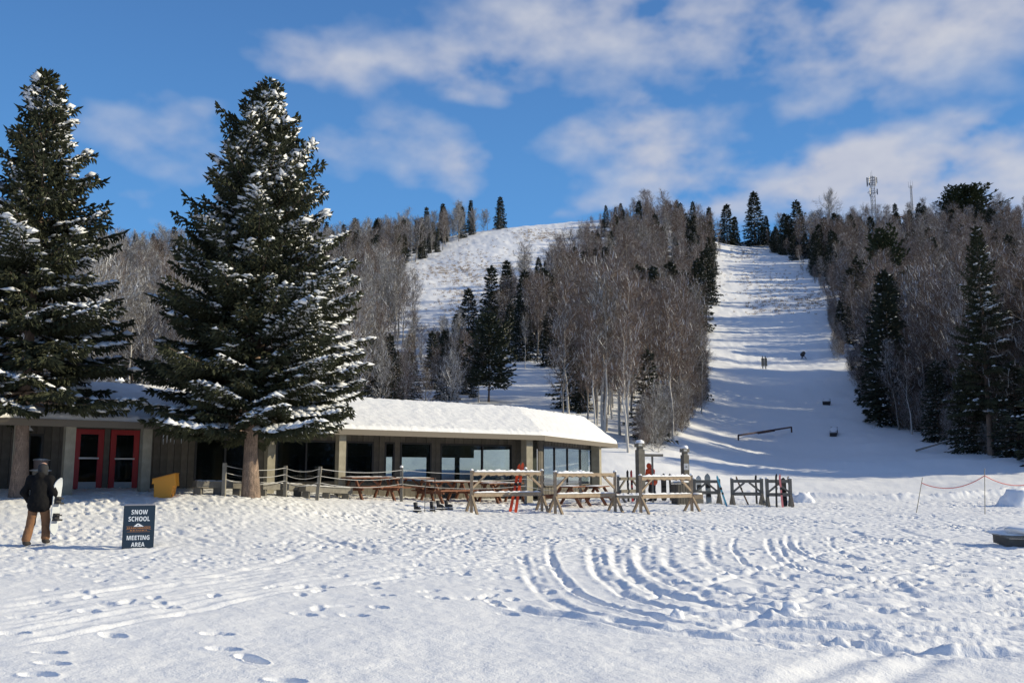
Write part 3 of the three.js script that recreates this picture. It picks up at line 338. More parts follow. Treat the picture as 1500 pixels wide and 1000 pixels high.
  for (const k in rest) { const kind = k.slice(0, 4), v = +k.slice(4), q = kinds[kind][v]; for (const [nm, g, m] of [['trunk', q.trunk, q.bk], ['crown', q.crown, q.tw], ['snow', q.snow, M.treeSnow]]) { if (!g) continue; const im = new THREE.InstancedMesh(g, m, rest[k].length); im.name = nm; im.userData.kind = 'stuff'; rest[k].forEach((t, i) => im.setMatrixAt(i, new THREE.Matrix4().compose(t.p, new THREE.Quaternion().setFromAxisAngle(V(0, 1, 0), t.t), V(t.h / 10 * t.wide, t.h / 10, t.h / 10 * t.wide)))); im.castShadow = im.receiveShadow = true; far.add(im); } }
  console.log('trees', list.length, JSON.stringify(cnt), 'rest', Object.values(rest).reduce((s, a) => s + a.length, 0));
}
// low bare shrubs along the edges of the woods
{
  const r = rng(404), spots = []; for (let k = 0; k < 4000 && spots.length < 420; k++) { const Z = 57 + 230 * r() * r(), e = r() < 0.5 ? lineAt(runR.a, Z) - 30 * r() * 60 / Z : lineAt(runR.b, Z) + 40 * r() * 60 / Z, [u] = rayOf(e, 600), x = u * Z; if (Z > 60 && wood_at(e, Z)) spots.push([x, -Z, 1.2 + 2.4 * r(), r() * 6.28, Math.floor(r() * 7)]); }
  const g = thing('undergrowth', 'tangle of low bare shrubs along the edges of the woods', 'undergrowth', V(0, 0, 0), 0, null, 'stuff');
  for (let v = 0; v < 7; v++) { const l = spots.filter((q) => q[4] === v), q = kinds.bare[v]; if (!l.length) continue; for (const [nm, geo, m] of [['stems', q.crown, q.tw], ['snow', q.snow, M.treeSnow]]) { const im = new THREE.InstancedMesh(geo, m, l.length); im.name = nm; im.userData.kind = 'stuff'; l.forEach((t, i) => im.setMatrixAt(i, new THREE.Matrix4().compose(V(t[0], baseGround(t[0], t[1]) - t[2] * 0.3, t[1]), new THREE.Quaternion().setFromAxisAngle(V(0, 1, 0), t[3]), V(t[2] / 8, t[2] / 7, t[2] / 8)))); g.add(im); } }
}
// trees that stand out
const gp = (px, py) => { const h = hit(px, py, 50, 298); h.y += relief(h.x, h.z) * 0.5 - 0.05; return h; };
const tallTo = (p, ytop) => { const Z = -p.z, [, t] = rayOf(750, ytop); return EYE + t * Z - p.y; };
for (const [kind, v, name, label, px, py, top, turn, wide] of [
  ['cone', 0, 'spruce_tree', 'tall pointed spruce standing alone at the top of the open run', 1107, 359, 282, 1, 1.15], ['cone', 2, 'spruce_tree', 'shorter spruce with a broad base at the top of the open run', 1066, 356, 300, 2, 1.2], ['cone', 3, 'spruce_tree', 'slim spruce close beside a broader one at the top of the run', 1078, 357, 318, 3, 1.2],
  ['cone', 4, 'spruce_tree', 'spruce with ragged crown at the wood edge below the run top', 1170, 372, 295, 4, 1.1], ['bare', 3, 'bare_tree', 'lone rounded leafless tree rising above the skyline near the lattice mast', 1217, 352, 283, 0.3, 1.1],
  ['pine', 0, 'pine_tree', 'dark round-crowned pine among brown bare trees below the masts', 1300, 462, 347, 0.5, 0.95], ['pine', 1, 'pine_tree', 'bushy green pine beside the lower snow trail behind the lodge roof', 716, 588, 468, 1.1, 1.1],
  ['pine', 0, 'pine_tree', 'spreading dark pine on the skyline above the wood beside the run', 1425, 335, 276, 2.1, 1.9], ['pine', 0, 'pine_tree', 'small dark pine on the skyline next to a spreading pine', 1400, 338, 280, 3.7, 1.1],
]) { const p = gp(px, py); plant(kind, v, name, label, 'tree', p, tallTo(p, top), turn, null, wide); }

// ------------------------------------------------------------------ the two tall spruces in front of the lodge
{
  const barkTex = noiseTex(256, (u, v) => { const k = 0.5 + 0.6 * tor(u, v, 9, 4) + 0.3 * n2(u * 18, v * 40); return [0.36 + 0.3 * k, 0.31 + 0.26 * k, 0.28 + 0.22 * k]; }, true);
  M.spruceBark = std(C(0.9, 0.9, 0.9), 0.95, { map: barkTex });
  const hero = (seed, o, name, label, p, turn) => {
    const q = conifer(seed, o), t = thing(name, label, 'tree', p, turn), pos = q.trunk.attributes.position, uv = new Float32Array(pos.count * 2); for (let i = 0; i < pos.count; i++) { uv[2 * i] = Math.atan2(pos.getZ(i), pos.getX(i)) * 0.5; uv[2 * i + 1] = pos.getY(i) * 0.6; } q.trunk.setAttribute('uv', new THREE.BufferAttribute(uv, 2));
    add('trunk', q.trunk, M.spruceBark, t); const c = add('crown', q.crown, M.needles, t); add('snow', q.snow, M.treeSnow, c); c.userData.kind = 'stuff'; c.children[0].userData.kind = 'stuff';
    console.log(name, q.crown.attributes.position.count / 3, q.snow.attributes.position.count / 3); return t;
  };
  const base = { clear: 0.14, step: 0.22, per: 10, droop: 0.16, tip: 0.12, seg: 0.19, side: 0.33, sprL: 0.2, sprW: 0.05, rag: 0.34, bare: 0.3, snow: 0.37, snowVar: 0.6, sideSnow: 0.2, flakes: 0.5, flake: 0.13, clump: true, even: true, col: [0.040, 0.046, 0.020], wood: true, sides: 12, rise0: 0.06, rise1: 0.75 };
  const p = hit(366, 728, 20, 45), H = tallTo(p, 133);
  hero(501, { ...base, H, r: 0.24, R: 3.6, clear: 0.15, shape: (f) => (Math.pow(1 - f, 0.66) * 0.95 + 0.03) * (0.82 + 0.18 * sstep(0, 0.2, f)) }, 'spruce_tree', 'tall broad spruce with snow clumps and bare lower trunk in front of the lodge windows', p, 0.6);
  const p2 = hit(26, 727, 20, 45), H2 = tallTo(p2, 108);
  hero(733, { ...base, H: H2, r: 0.22, R: 2.7, clear: 0.215, step: 0.28, per: 9, droop: 0.24, tip: 0.2, rag: 0.5, shape: (f) => Math.pow(1 - f, 0.8) * 0.97 + 0.03, snow: 0.34, rise0: -0.1, rise1: 0.55 }, 'spruce_tree', 'tall layered spruce with drooping snowy boughs beside the red lodge doors', p2, 2.2);
  const p3 = hit(1454, 668, 45, 90), H3 = tallTo(p3, 332);
  hero(911, { ...base, H: H3, r: 0.22, R: 2.4, clear: 0.2, step: 0.4, per: 9, seg: 0.3, sprL: 0.26, sprW: 0.05, droop: 0.3, rag: 0.5, flake: 0.16, flakes: 0.3, wood: false, snow: 0.12, shape: (f) => Math.pow(1 - f, 0.85) * 0.95 + 0.03 }, 'spruce_tree', 'tall dark spruce at the edge of the wood beside three pale birch stems', p3, 0.3);
  for (const [px, py, top, v, k] of [[1467, 664, 440, 5, 0], [1474, 666, 425, 5, 2], [1481, 664, 450, 5, 4]]) { const b = hit(px, py, 45, 90); plant('bare', v, 'birch_tree', 'slender pale birch stem in front of the tall dark spruce beside the run', 'tree', b, tallTo(b, top), k, 'birch stems by the dark spruce', 0.5); }
  console.log('hero', H, H2, JSON.stringify(p), JSON.stringify(p2));
}

// ------------------------------------------------------------------ the lodge
const yG = (x, z) => ground(x, z);
{
  const B = P(794, 638, 38), A = P(150, 617, 27), Cc = P(902, 651, 50.2), EAVE = B.y;   // eave corner, a point of the front eave, far end of the side eave
  const frame = (p0, p1) => { const ax = V(p1.x - p0.x, 0, p1.z - p0.z), L = ax.length(); ax.normalize(); const out = V(-ax.z, 0, ax.x); if (out.dot(V(-p0.x, 0, -p0.z)) < 0) out.negate(); return { L, ax, out, at: (s, y, o = 0) => V(p0.x + ax.x * s + out.x * o, y, p0.z + ax.z * s + out.z * o), s: (px, o = 0, py = 690) => { const [u] = rayOf(px, py), bx = p0.x + out.x * o, bz = p0.z + out.z * o; return (-u * bz - bx) / (ax.x + u * ax.z); } }; };
  const F = frame(A, B), W = -2.5;   // along the front; the wall stands back under the eave
  const S = frame(B, Cc), WS = -0.7;
  const turnF = Math.atan2(F.out.x, F.out.z), turnS = Math.atan2(S.out.x, S.out.z);
  const sL = -9, base = V(B.x, 0, B.z), lodge = thing('ski_lodge', 'long low timber lodge with snow-covered roof and deep porch facing the slope', 'building', base);
  const put = (name, geos, mat, parent = lodge) => add(name, (Array.isArray(geos) ? geos : [geos]).map((g) => parent === lodge || true ? g.translate(-base.x, -base.y, -base.z) : g), mat, parent);
  const slab = (fr, s0, s1, y0, y1, o, d, turn) => { const c = fr.at((s0 + s1) / 2, (y0 + y1) / 2, o); return box(Math.abs(s1 - s0), y1 - y0, d, c.x, c.y, c.z, turn); };
  const HEAD = 2.78, SILL = 1.28, CEIL = EAVE - 0.06, LOW = 0.1, r = rng(88);
  const boards = (fr, turn, W, s0, s1, y0, y1) => { const n = Math.max(1, Math.round((s1 - s0) / 0.24)), w = (s1 - s0) / n; for (let k = 0; k < n; k++) { put('siding_board', slab(fr, s0 + k * w + 0.006, s0 + (k + 1) * w - 0.006, y0, y1, W + (k % 2 ? 0.012 : 0) + r() * 0.004, 0.05, turn), M.side[Math.floor(r() * 3)]); } };
  const windowAt = (fr, turn, W, s0, s1, y0, y1, mull = []) => {
    const w = new THREE.Group(); w.name = 'window'; lodge.add(w); const fw = 0.07, edges = [[s0, s0 + fw], [s1 - fw, s1], ...mull.map((m) => [m - fw / 2, m + fw / 2])].sort((a, b) => a[0] - b[0]);
    for (const [a, b] of edges) put('frame', slab(fr, a, b, y0, y1, W, 0.09, turn), M.blackFrame, w);
    put('head', slab(fr, s0 + fw, s1 - fw, y1 - fw, y1, W + 0.003, 0.085, turn), M.blackFrame, w); put('sill', slab(fr, s0 + 0.001, s1 - 0.001, y0 - 0.05, y0 - 0.002, W + 0.04, 0.16, turn), M.side[0], w);
    for (let k = 0; k < edges.length - 1; k++) put('pane', slab(fr, edges[k][1], edges[k + 1][0], y0, y1 - fw, W, 0.012, turn), M.glass, w);
  };
  const doorAt = (s0, s1) => {
    const d = new THREE.Group(); d.name = 'door'; lodge.add(d); const g = yG(F.at((s0 + s1) / 2, 0, W).x, F.at((s0 + s1) / 2, 0, W).z) - 0.02, y1 = 2.96, st = 0.17;
    put('stile', slab(F, s0, s0 + st, g, y1, W + 0.02, 0.06, turnF), M.door, d); put('stile', slab(F, s1 - st, s1, g, y1, W + 0.02, 0.06, turnF), M.door, d); put('rail', slab(F, s0 + st, s1 - st, y1 - 0.16, y1, W + 0.018, 0.055, turnF), M.door, d); put('rail', slab(F, s0 + st, s1 - st, g, g + 0.22, W + 0.018, 0.055, turnF), M.steel, d);
    put('pane', slab(F, s0 + st, s1 - st, g + 0.22, y1 - 0.16, W + 0.012, 0.012, turnF), M.glass, d); put('push_bar', slab(F, s0 + st - 0.03, s1 - st + 0.03, g + 0.93, g + 0.98, W + 0.075, 0.035, turnF), M.metal, d);
  };
  const q = (px) => F.s(px, W);
  // front wall, told off in spans as they show along the porch
  const spans = [[q(-170), q(37), 'b'], [q(37), q(60), 'w'], [q(60), q(105), 'b'], [q(105), q(149), 'd'], [q(149), q(158), 'b'], [q(158), q(201), 'd'], [q(201), q(283), 'b'], [q(283), q(376), 'w', [q(328)]], [q(376), q(402), 'b'], [q(402), q(492), 'w', [q(447)]], [q(492), q(505), 'b'], [q(505), q(546), 'w'], [q(546), q(562), 'b'], [q(562), q(577), 'w'], [q(577), q(585), 'b'], [q(585), q(631), 'w'], [q(631), q(644), 'b'], [q(644), q(749), 'w', [q(706)]], [q(749), q(786), 'b']];
  for (const [a, b, k, m] of spans) {
    if (k === 'b') boards(F, turnF, W, a, b, LOW, CEIL); else if (k === 'w') { boards(F, turnF, W, a, b, HEAD, CEIL); boards(F, turnF, W, a, b, LOW, SILL - 0.05); windowAt(F, turnF, W, a, b, SILL, HEAD, m); } else { boards(F, turnF, W, a, b, 2.97, CEIL); doorAt(a + 0.01, b - 0.01); }
  }
  // side wall that turns towards the run
  const qs = (px) => S.s(px, WS), e0 = qs(788), e1 = Math.min(qs(882), S.L - 0.6);
  boards(S, turnS, WS, e0, qs(795), LOW, CEIL); boards(S, turnS, WS, qs(866), e1, LOW, CEIL); boards(S, turnS, WS, qs(795), qs(866), HEAD, CEIL); boards(S, turnS, WS, qs(795), qs(866), LOW, SILL - 0.3); windowAt(S, turnS, WS, qs(795), qs(866), SILL - 0.25, HEAD, [qs(812), qs(831), qs(850)]);
  // porch posts under the eave
  const post = (fr, turn, px, o, w = 0.27) => { const s = fr.s(px, o), p = fr.at(s, 0, o), g = yG(p.x, p.z) - 0.25; put('porch_post', box(w, CEIL - g - 0.1, w, p.x, (CEIL - 0.1 + g) / 2, p.z, turn), M.post); };
  for (const px of [-90, 25, 98, 211, 394, 498]) post(F, turnF, px, -0.32); post(F, turnF, 772, -0.4, 0.34); post(S, turnS, 874, -0.35, 0.42);
  put('porch_beam', slab(F, sL, F.s(772, -0.4), CEIL - 0.1, CEIL - 0.005, -0.34, 0.16, turnF), M.fascia); put('porch_beam', slab(S, 0.4, S.s(874, -0.35), CEIL - 0.1, CEIL - 0.005, -0.36, 0.14, turnS), M.fascia);
  // roof: ridge, planes, boards along the eave, snow
  const R1 = P(757, 599, 41), RH = R1.y, R2v = P(855, 613, 48); R2v.y = RH; const t2 = (RH - EYE) / rayOf(855, 613)[1], R2 = P(855, 613, t2);
  const rl = (s) => { const k = F.ax; return V(R1.x - k.x * (F.L - s), RH, R1.z - k.z * (F.L - s)); }, eL = F.at(sL, EAVE, 0.1), eB = V(B.x + (F.out.x + S.out.x) * 0.05, EAVE, B.z + (F.out.z + S.out.z) * 0.05), eC = S.at(S.L, EAVE, 0.1), rL = rl(sL);
  const back = (p, d) => V(p.x - d.x * 6.5, EAVE - 0.1, p.z - d.z * 6.5), bL = back(rL, F.out), b1 = back(R1, F.out), b2 = back(R2, S.out);
  const quadGrid = (a, b, c, d, n, m, lift, edge) => {   // a-b along the eave, d-c along the ridge
    const pos = [], idx = [], uv = []; for (let j = 0; j <= m; j++) for (let i = 0; i <= n; i++) { const u = i / n, v = j / m, p = a.clone().lerp(b, u).lerp(d.clone().lerp(c, u), v), x = p.x, z = p.z; let y = p.y + lift(p, u, v); if (edge && j === 0) y = p.y - 0.02; pos.push(x, y, z); uv.push(x, z); }
    for (let j = 0; j < m; j++) for (let i = 0; i < n; i++) { const k = j * (n + 1) + i; idx.push(k, k + 1, k + n + 1, k + 1, k + n + 2, k + n + 1); }
    const g = new THREE.BufferGeometry(); g.setAttribute('position', new THREE.Float32BufferAttribute(pos, 3)); g.setAttribute('uv', new THREE.Float32BufferAttribute(uv, 2)); g.setIndex(idx); g.computeVertexNormals(); if (g.attributes.normal.getY(n + 3) < 0) { g.setIndex(idx.map((_, k) => idx[k - k % 3 + (2 - k % 3)])); g.computeVertexNormals(); } return g;
  };
  const lift = (p, u, v) => { const e = Math.min(1, v * 26); return 0.125 * Math.sqrt(e) + 0.03 * fbm(p.x * 1.1, p.z * 1.1, 3) + 0.03 * fbm(p.x * 3.3, p.z * 3.3, 4) + (v < 0.1 ? 0.04 * n2(p.x * 3.7, p.z * 3.7) : 0); };
  const flatG = (...pts) => { const g = new THREE.BufferGeometry(), a = []; for (let k = 1; k < pts.length - 1; k++) for (const p of [pts[0], pts[k], pts[k + 1]]) a.push(p.x, p.y, p.z); g.setAttribute('position', new THREE.Float32BufferAttribute(a, 3)); g.setAttribute('uv', new THREE.Float32BufferAttribute(new Float32Array(a.length / 3 * 2), 2)); g.computeVertexNormals(); return g; };
  const roof = new THREE.Group(); roof.name = 'roof'; lodge.add(roof);
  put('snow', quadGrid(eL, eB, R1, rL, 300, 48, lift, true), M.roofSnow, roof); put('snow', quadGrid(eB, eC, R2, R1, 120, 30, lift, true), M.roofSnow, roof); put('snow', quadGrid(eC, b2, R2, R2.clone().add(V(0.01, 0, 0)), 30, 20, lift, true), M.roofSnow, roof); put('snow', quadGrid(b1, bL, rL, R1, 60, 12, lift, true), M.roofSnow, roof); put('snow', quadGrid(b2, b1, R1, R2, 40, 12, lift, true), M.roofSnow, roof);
  const dn = (p, k = 0.12) => V(p.x, p.y - k, p.z);
  put('deck', [flatG(dn(eL), dn(eB), dn(R1), dn(rL)), flatG(dn(eB), dn(eC), dn(R2), dn(R1)), flatG(dn(eC), dn(b2), dn(R2)), flatG(dn(b1), dn(bL), dn(rL), dn(R1)), flatG(dn(b2), dn(b1), dn(R1), dn(R2))], std(C(0.1, 0.085, 0.07), 0.9, { side: THREE.DoubleSide }), roof);
  put('fascia', beam(dn(eL, 0.09), dn(eB, 0.09), 0.05, 0.2), M.fascia, roof); put('fascia', beam(dn(eB, 0.1), dn(eC, 0.1), 0.05, 0.22), M.fascia, roof); put('fascia', beam(dn(eC, 0.1), dn(b2, 0.1), 0.05, 0.2), M.fascia, roof); put('fascia', [beam(dn(b2, 0.1), dn(b1, 0.1), 0.05, 0.2), beam(dn(b1, 0.1), dn(bL, 0.1), 0.05, 0.2)], M.fascia, roof);
  put('soffit', [flatG(dn(eL, 0.075), dn(eB, 0.075), dn(F.at(F.L - 0.3, EAVE, W - 0.02), 0.075), dn(F.at(sL, EAVE, W - 0.02), 0.075)), flatG(dn(eB, 0.075), dn(eC, 0.075), dn(S.at(S.L, EAVE, WS - 0.02), 0.075), dn(S.at(0.2, EAVE, WS - 0.02), 0.075))], std(C(0.2, 0.175, 0.14), 0.9, { side: THREE.DoubleSide }), roof);
  // inside: floor, ceiling, far wall with its own windows
  const dep = -7, fl = 0.62, iw = (s0, s1, y0, y1, o, d, m, nm) => put(nm, slab(F, s0, s1, y0, y1, o, d, turnF), m);
  const sEnd = F.L - 0.2; put('floor', slab(F, sL, sEnd, fl - 0.1, fl, (W + dep) / 2, -dep + W - 0.12, turnF), M.floor); put('ceiling', slab(F, sL, sEnd, CEIL - 0.1, CEIL - 0.03, (W + dep) / 2, -dep + W - 0.12, turnF), M.interior);
  const sW = q(560) - 1.5; iw(sL, sW, LOW, CEIL - 0.12, dep, 0.12, M.interior, 'inner_wall'); iw(sW + 0.002, sEnd + 2, LOW, 1.05, dep, 0.12, M.interior, 'inner_wall'); iw(sW + 0.002, sEnd + 2, 2.28, CEIL - 0.12, dep, 0.12, M.interior, 'inner_wall');
  for (let s = sW + 0.2; s < sEnd + 2; s += 1.62) iw(s, s + 0.22, 1.052, 2.278, dep, 0.1, M.interior, 'inner_post'); put('inner_wall', slab(F, sL - 0.1, sL, LOW, CEIL, (W + dep) / 2, -dep + W, turnF), M.interior);
  // icicles below the eave by the doors
  { const s0 = F.s(236, 0.1); for (let k = 0; k < 6; k++) { const p = F.at(s0 + k * 0.11, EAVE - 0.17, 0.12), L = 0.18 + 0.4 * r(); put('icicle', rod(p, V(p.x, p.y - L, p.z), 0.022, 0.004, 6), new THREE.MeshPhysicalMaterial({ color: C(0.85, 0.9, 0.95), roughness: 0.25, transmission: 0.4, thickness: 0 })); } }
  globalThis.LODGE = { F, S, W, EAVE };

  // the taller hall behind it: gable roof under snow
  { const f2 = frame(F.at(F.s(150, -9), 0, -9), F.at(F.s(560, -9), 0, -9)), g0 = 0, L = f2.L, ridge = EAVE + 1.9, eave = EAVE + 0.3, hall = thing('gabled_hall', 'taller timber hall with snowy gable roof rising behind the long lodge roof', 'building', f2.at(L / 2, 0, 0)); const hb = hall.position.clone();
    const hput = (n, g, m) => add(n, (Array.isArray(g) ? g : [g]).map((k) => k.translate(-hb.x, -hb.y, -hb.z)), m, hall), c = f2.at(L / 2, 0, -3.2), tn = Math.atan2(f2.out.x, f2.out.z);
    hput('wall', box(L - 0.6, eave - 0.1, 6, c.x, eave / 2, c.z, tn), M.side[0]); const a0 = f2.at(-0.3, eave, 0.35), a1 = f2.at(L + 0.3, eave, 0.35), r0 = f2.at(-0.3, ridge, -3.2), r1 = f2.at(L + 0.3, ridge, -3.2), z0 = f2.at(-0.3, eave, -6.75), z1 = f2.at(L + 0.3, eave, -6.75);
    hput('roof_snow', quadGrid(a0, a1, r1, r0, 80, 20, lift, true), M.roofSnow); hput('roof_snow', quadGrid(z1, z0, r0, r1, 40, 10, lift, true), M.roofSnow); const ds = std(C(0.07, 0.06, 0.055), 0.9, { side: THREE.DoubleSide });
    hput('gable', flatG(f2.at(L - 0.3, eave - 0.1, 0), f2.at(L - 0.3, ridge - 0.1, -3.2), f2.at(L - 0.3, eave - 0.1, -6.4)), ds); hput('gable', flatG(f2.at(0.3, eave - 0.1, 0), f2.at(0.3, ridge - 0.1, -3.2), f2.at(0.3, eave - 0.1, -6.4)), ds);
    for (const [x, y] of [[a0, r0], [a1, r1], [z0, r0], [z1, r1]]) hput('barge_board', beam(dn(x, 0.1), dn(y, 0.1), 0.06, 0.24, 0.1), M.fascia); hput('roof_deck', [flatG(dn(a0), dn(a1), dn(r1), dn(r0)), flatG(dn(z0), dn(z1), dn(r1), dn(r0))], ds);
    const ch = f2.at(f2.s(167, -2.2), 0, -2.2); hput('flue_pipe', rod(V(ch.x, ridge - 0.9, ch.z), V(ch.x, ridge + 0.35, ch.z), 0.12, 0.12, 12), M.steel); hput('flue_cap', new THREE.CylinderGeometry(0.1, 0.2, 0.14, 12).translate(ch.x, ridge + 0.42, ch.z), M.capSnow);
  }
}

// ------------------------------------------------------------------ ski racks
const G = (px, py, a = 5, b = 60) => { const h = hit(px, py, a, b); h.y = ground(h.x, h.z); return h; };
function snowStrip(a, b, w, h, seed) { const L = a.distanceTo(b), n = Math.max(6, Math.round(L / 0.07)), pos = [], idx = [], d = b.clone().sub(a).normalize(), s = V(-d.z, 0, d.x).normalize(); for (let i = 0; i <= n; i++) { const c = a.clone().lerp(b, i / n), e = Math.sqrt(Math.max(0.05, Math.min(1, Math.min(i, n - i) / 2.2))), hh = h * e * (0.75 + 0.5 * n2(i * 0.35 + seed, 3)), ww = w * (0.95 + 0.12 * n2(i * 0.5, seed)); for (let k = 0; k <= 4; k++) { const t = k / 4 * Math.PI, o = -Math.cos(t) * ww / 2; pos.push(c.x + s.x * o, c.y + hh * Math.pow(Math.sin(t), 0.6) - 0.004, c.z + s.z * o); } } for (let i = 0; i < n; i++) for (let k = 0; k < 4; k++) { const q = i * 5 + k; idx.push(q, q + 5, q + 1, q + 1, q + 5, q + 6); } const g = new THREE.BufferGeometry(); g.setAttribute('position', new THREE.Float32BufferAttribute(pos, 3)); g.setIndex(idx); g.computeVertexNormals(); if (g.attributes.normal.getY(12) < 0) { g.setIndex(idx.map((_, k) => idx[k - k % 3 + (2 - k % 3)])); g.computeVertexNormals(); } g.setAttribute('uv', new THREE.Float32BufferAttribute(new Float32Array(pos.length / 3 * 2), 2)); return g; }
function rack(pl, pr, ytop, label, woodM, opt = {}) {
  const a0 = G(...pl), b0 = G(...pr), c = a0.clone().add(b0).multiplyScalar(0.5), h = tallTo(a0, ytop), t = thing('ski_rack', label, 'ski rack', c, 0, 'ski racks on the snow'), L = (p) => p.sub(c);
  const d = b0.clone().sub(a0).setY(0).normalize(), n = V(-d.z, 0, d.x), A = a0.clone().sub(c), Bp = b0.clone().sub(c); Bp.y = Math.min(Bp.y, A.y + 0.25); const top = A.y + h, w = opt.w ?? 0.1, sp = opt.splay ?? 0.42, m2 = woodM[Math.min(1, woodM.length - 1)];
  const at = (k, y, o = 0) => V(lerp(A.x, Bp.x, k) + n.x * o, y, lerp(A.z, Bp.z, k) + n.z * o), len = Math.hypot(Bp.x - A.x, Bp.z - A.z), up = 0.42 / len;
  for (const [k, p] of [[0, A], [1, Bp]]) { add('post', beam(V(p.x, p.y - 0.12, p.z), V(p.x, top + 0.05, p.z), w, w), m2, t); for (const s of [-1, 1]) add('foot_brace', beam(at(k, p.y + h * 0.42, s * 0.03), at(k, p.y - 0.06, s * sp), w * 0.75, w * 0.75), woodM[0], t); add('post_snow', lump(w * 1.3, 0.09, w * 1.3, k + c.x).translate(p.x, top + 0.055, p.z), M.capSnow, t); }
  add('top_rail', beam(at(0, top - 0.06), at(1, top - 0.06), w * 0.8, 0.13, -w), m2, t); add('low_rail', beam(at(0, A.y + h * 0.44, 0.02), at(1, A.y + h * 0.44, 0.02), w * 0.8, 0.14, -w), m2, t);
  for (const [k, s] of [[0, 1], [1, -1]]) add('corner_brace', beam(at(k + s * 0.03 / len, top - 0.52), at(k + s * (up + 0.1 / len), top - 0.12), w * 0.65, w * 0.65), m2, t);
  if (opt.snow !== 0) { add('rail_snow', snowStrip(at(0.03, top + 0.005), at(opt.melt ?? 0.97, top + 0.005), 0.14, 0.085, c.x), M.capSnow, t); add('rail_snow', snowStrip(at(0.03, A.y + h * 0.44 + 0.068, 0.02), at(0.97, A.y + h * 0.44 + 0.068, 0.02), 0.13, 0.055, c.z), M.capSnow, t); const np = Math.round(len / 0.3); for (let k = 1; k < np; k++) add('peg', beam(at(k / np, top - 0.1, 0.02), at(k / np, top - 0.13, 0.22), 0.03, 0.03), woodM[0], t); }
  return { at: (k, y, o) => at(k, y, o).add(c), h, d, n, c, top: top + c.y };
}
const R1k = rack([690.5, 751], [794, 748.5], 691, 'wide snow-topped ski rack with orange skis leaning on it', M.tan);
const R2k = rack([813.5, 751.5], [901.5, 749.5], 693, 'empty wide ski rack with patchy snow on its rail, between two other wide racks', M.tan, { melt: 0.62 });
const R3k = rack([939, 751.5], [1014, 749], 698, 'snow-topped ski rack standing beside the tall timber lamp post', M.tan);
const R4k = rack([1018, 736.5], [1054, 737], 703, 'weathered ski rack with a white snowboard and blue ski on it', M.grey, { snow: 0, w: 0.12 });
const R5k = rack([1073.5, 739], [1117, 739.5], 702.5, 'weathered grey ski rack with one thin brown ski leaning across it', M.grey, { snow: 0, w: 0.12, splay: 0.55 });
const R6k = rack([1125, 741.5], [1159, 742], 702.5, 'weathered ski rack holding black and red skis at the end of the row', M.grey, { snow: 0, w: 0.12, splay: 0.55 });
const R7k = rack([906, 736], [937, 734], 699, 'weathered ski rack standing behind the tall timber lamp post', M.grey, { snow: 0, w: 0.1 });

// ------------------------------------------------------------------ skis and boards
function plank(len, w, th, tip) { const n = 22, pos = [], idx = []; for (let i = 0; i <= n; i++) { const t = i / n, y = t * len, e = Math.min(t, 1 - t) * len, hw = w / 2 * Math.sqrt(clamp(e / (w * 0.55), 0.02, 1)) * (0.86 + 0.28 * Math.pow(Math.abs(t - 0.5) * 2, 2) * 0.5), bend = tip * Math.pow(clamp((t - 0.84) / 0.16, 0, 1), 2) + tip * 0.45 * Math.pow(clamp((0.1 - t) / 0.1, 0, 1), 2); for (const [x, z] of [[-hw, -th / 2], [hw, -th / 2], [hw, th / 2], [-hw, th / 2]]) pos.push(x, y, z + bend); } for (let i = 0; i < n; i++) for (let k = 0; k < 4; k++) { const a = i * 4 + k, b = i * 4 + (k + 1) % 4; idx.push(a, b, a + 4, b, b + 4, a + 4); } idx.push(0, 2, 1, 0, 3, 2, n * 4, n * 4 + 1, n * 4 + 2, n * 4, n * 4 + 2, n * 4 + 3); const g = new THREE.BufferGeometry(); g.setAttribute('position', new THREE.Float32BufferAttribute(pos, 3)); g.setIndex(idx); const f = g.toNonIndexed(); f.computeVertexNormals(); f.setAttribute('uv', new THREE.Float32BufferAttribute(new Float32Array(f.attributes.position.count * 2), 2)); return f; }
function leaning(name, label, cat, foot, head, build, group, face = null) { const d = head.clone().sub(foot), L = d.length(), t = thing(name, label, cat, foot, 0, group), y = d.normalize(), z0 = face ?? V(0, 0, 1), x = new THREE.Vector3().crossVectors(y, z0).normalize(), z = new THREE.Vector3().crossVectors(x, y); t.quaternion.setFromRotationMatrix(new THREE.Matrix4().makeBasis(x, y, z)); build(t, L); return t; }
const skiOf = (top, w = 0.085) => (t, L) => { add('ski', plank(L, w, 0.022, 0.09), top, t); add('binding', [box(w * 0.9, 0.07, 0.05, 0, L * 0.42, 0.03), box(w * 0.9, 0.09, 0.06, 0, L * 0.58, 0.035)], M.black, t); };
const boardOf = (top) => (t, L) => { add('deck', plank(L, 0.27, 0.018, 0.06), top, t); for (const k of [0.33, 0.62]) { add('binding', [box(0.15, 0.12, 0.05, 0, L * k, 0.035), box(0.17, 0.04, 0.12, 0, L * k - 0.08, 0.07), box(0.16, 0.03, 0.03, 0, L * k + 0.02, 0.1)], M.black, t); } };
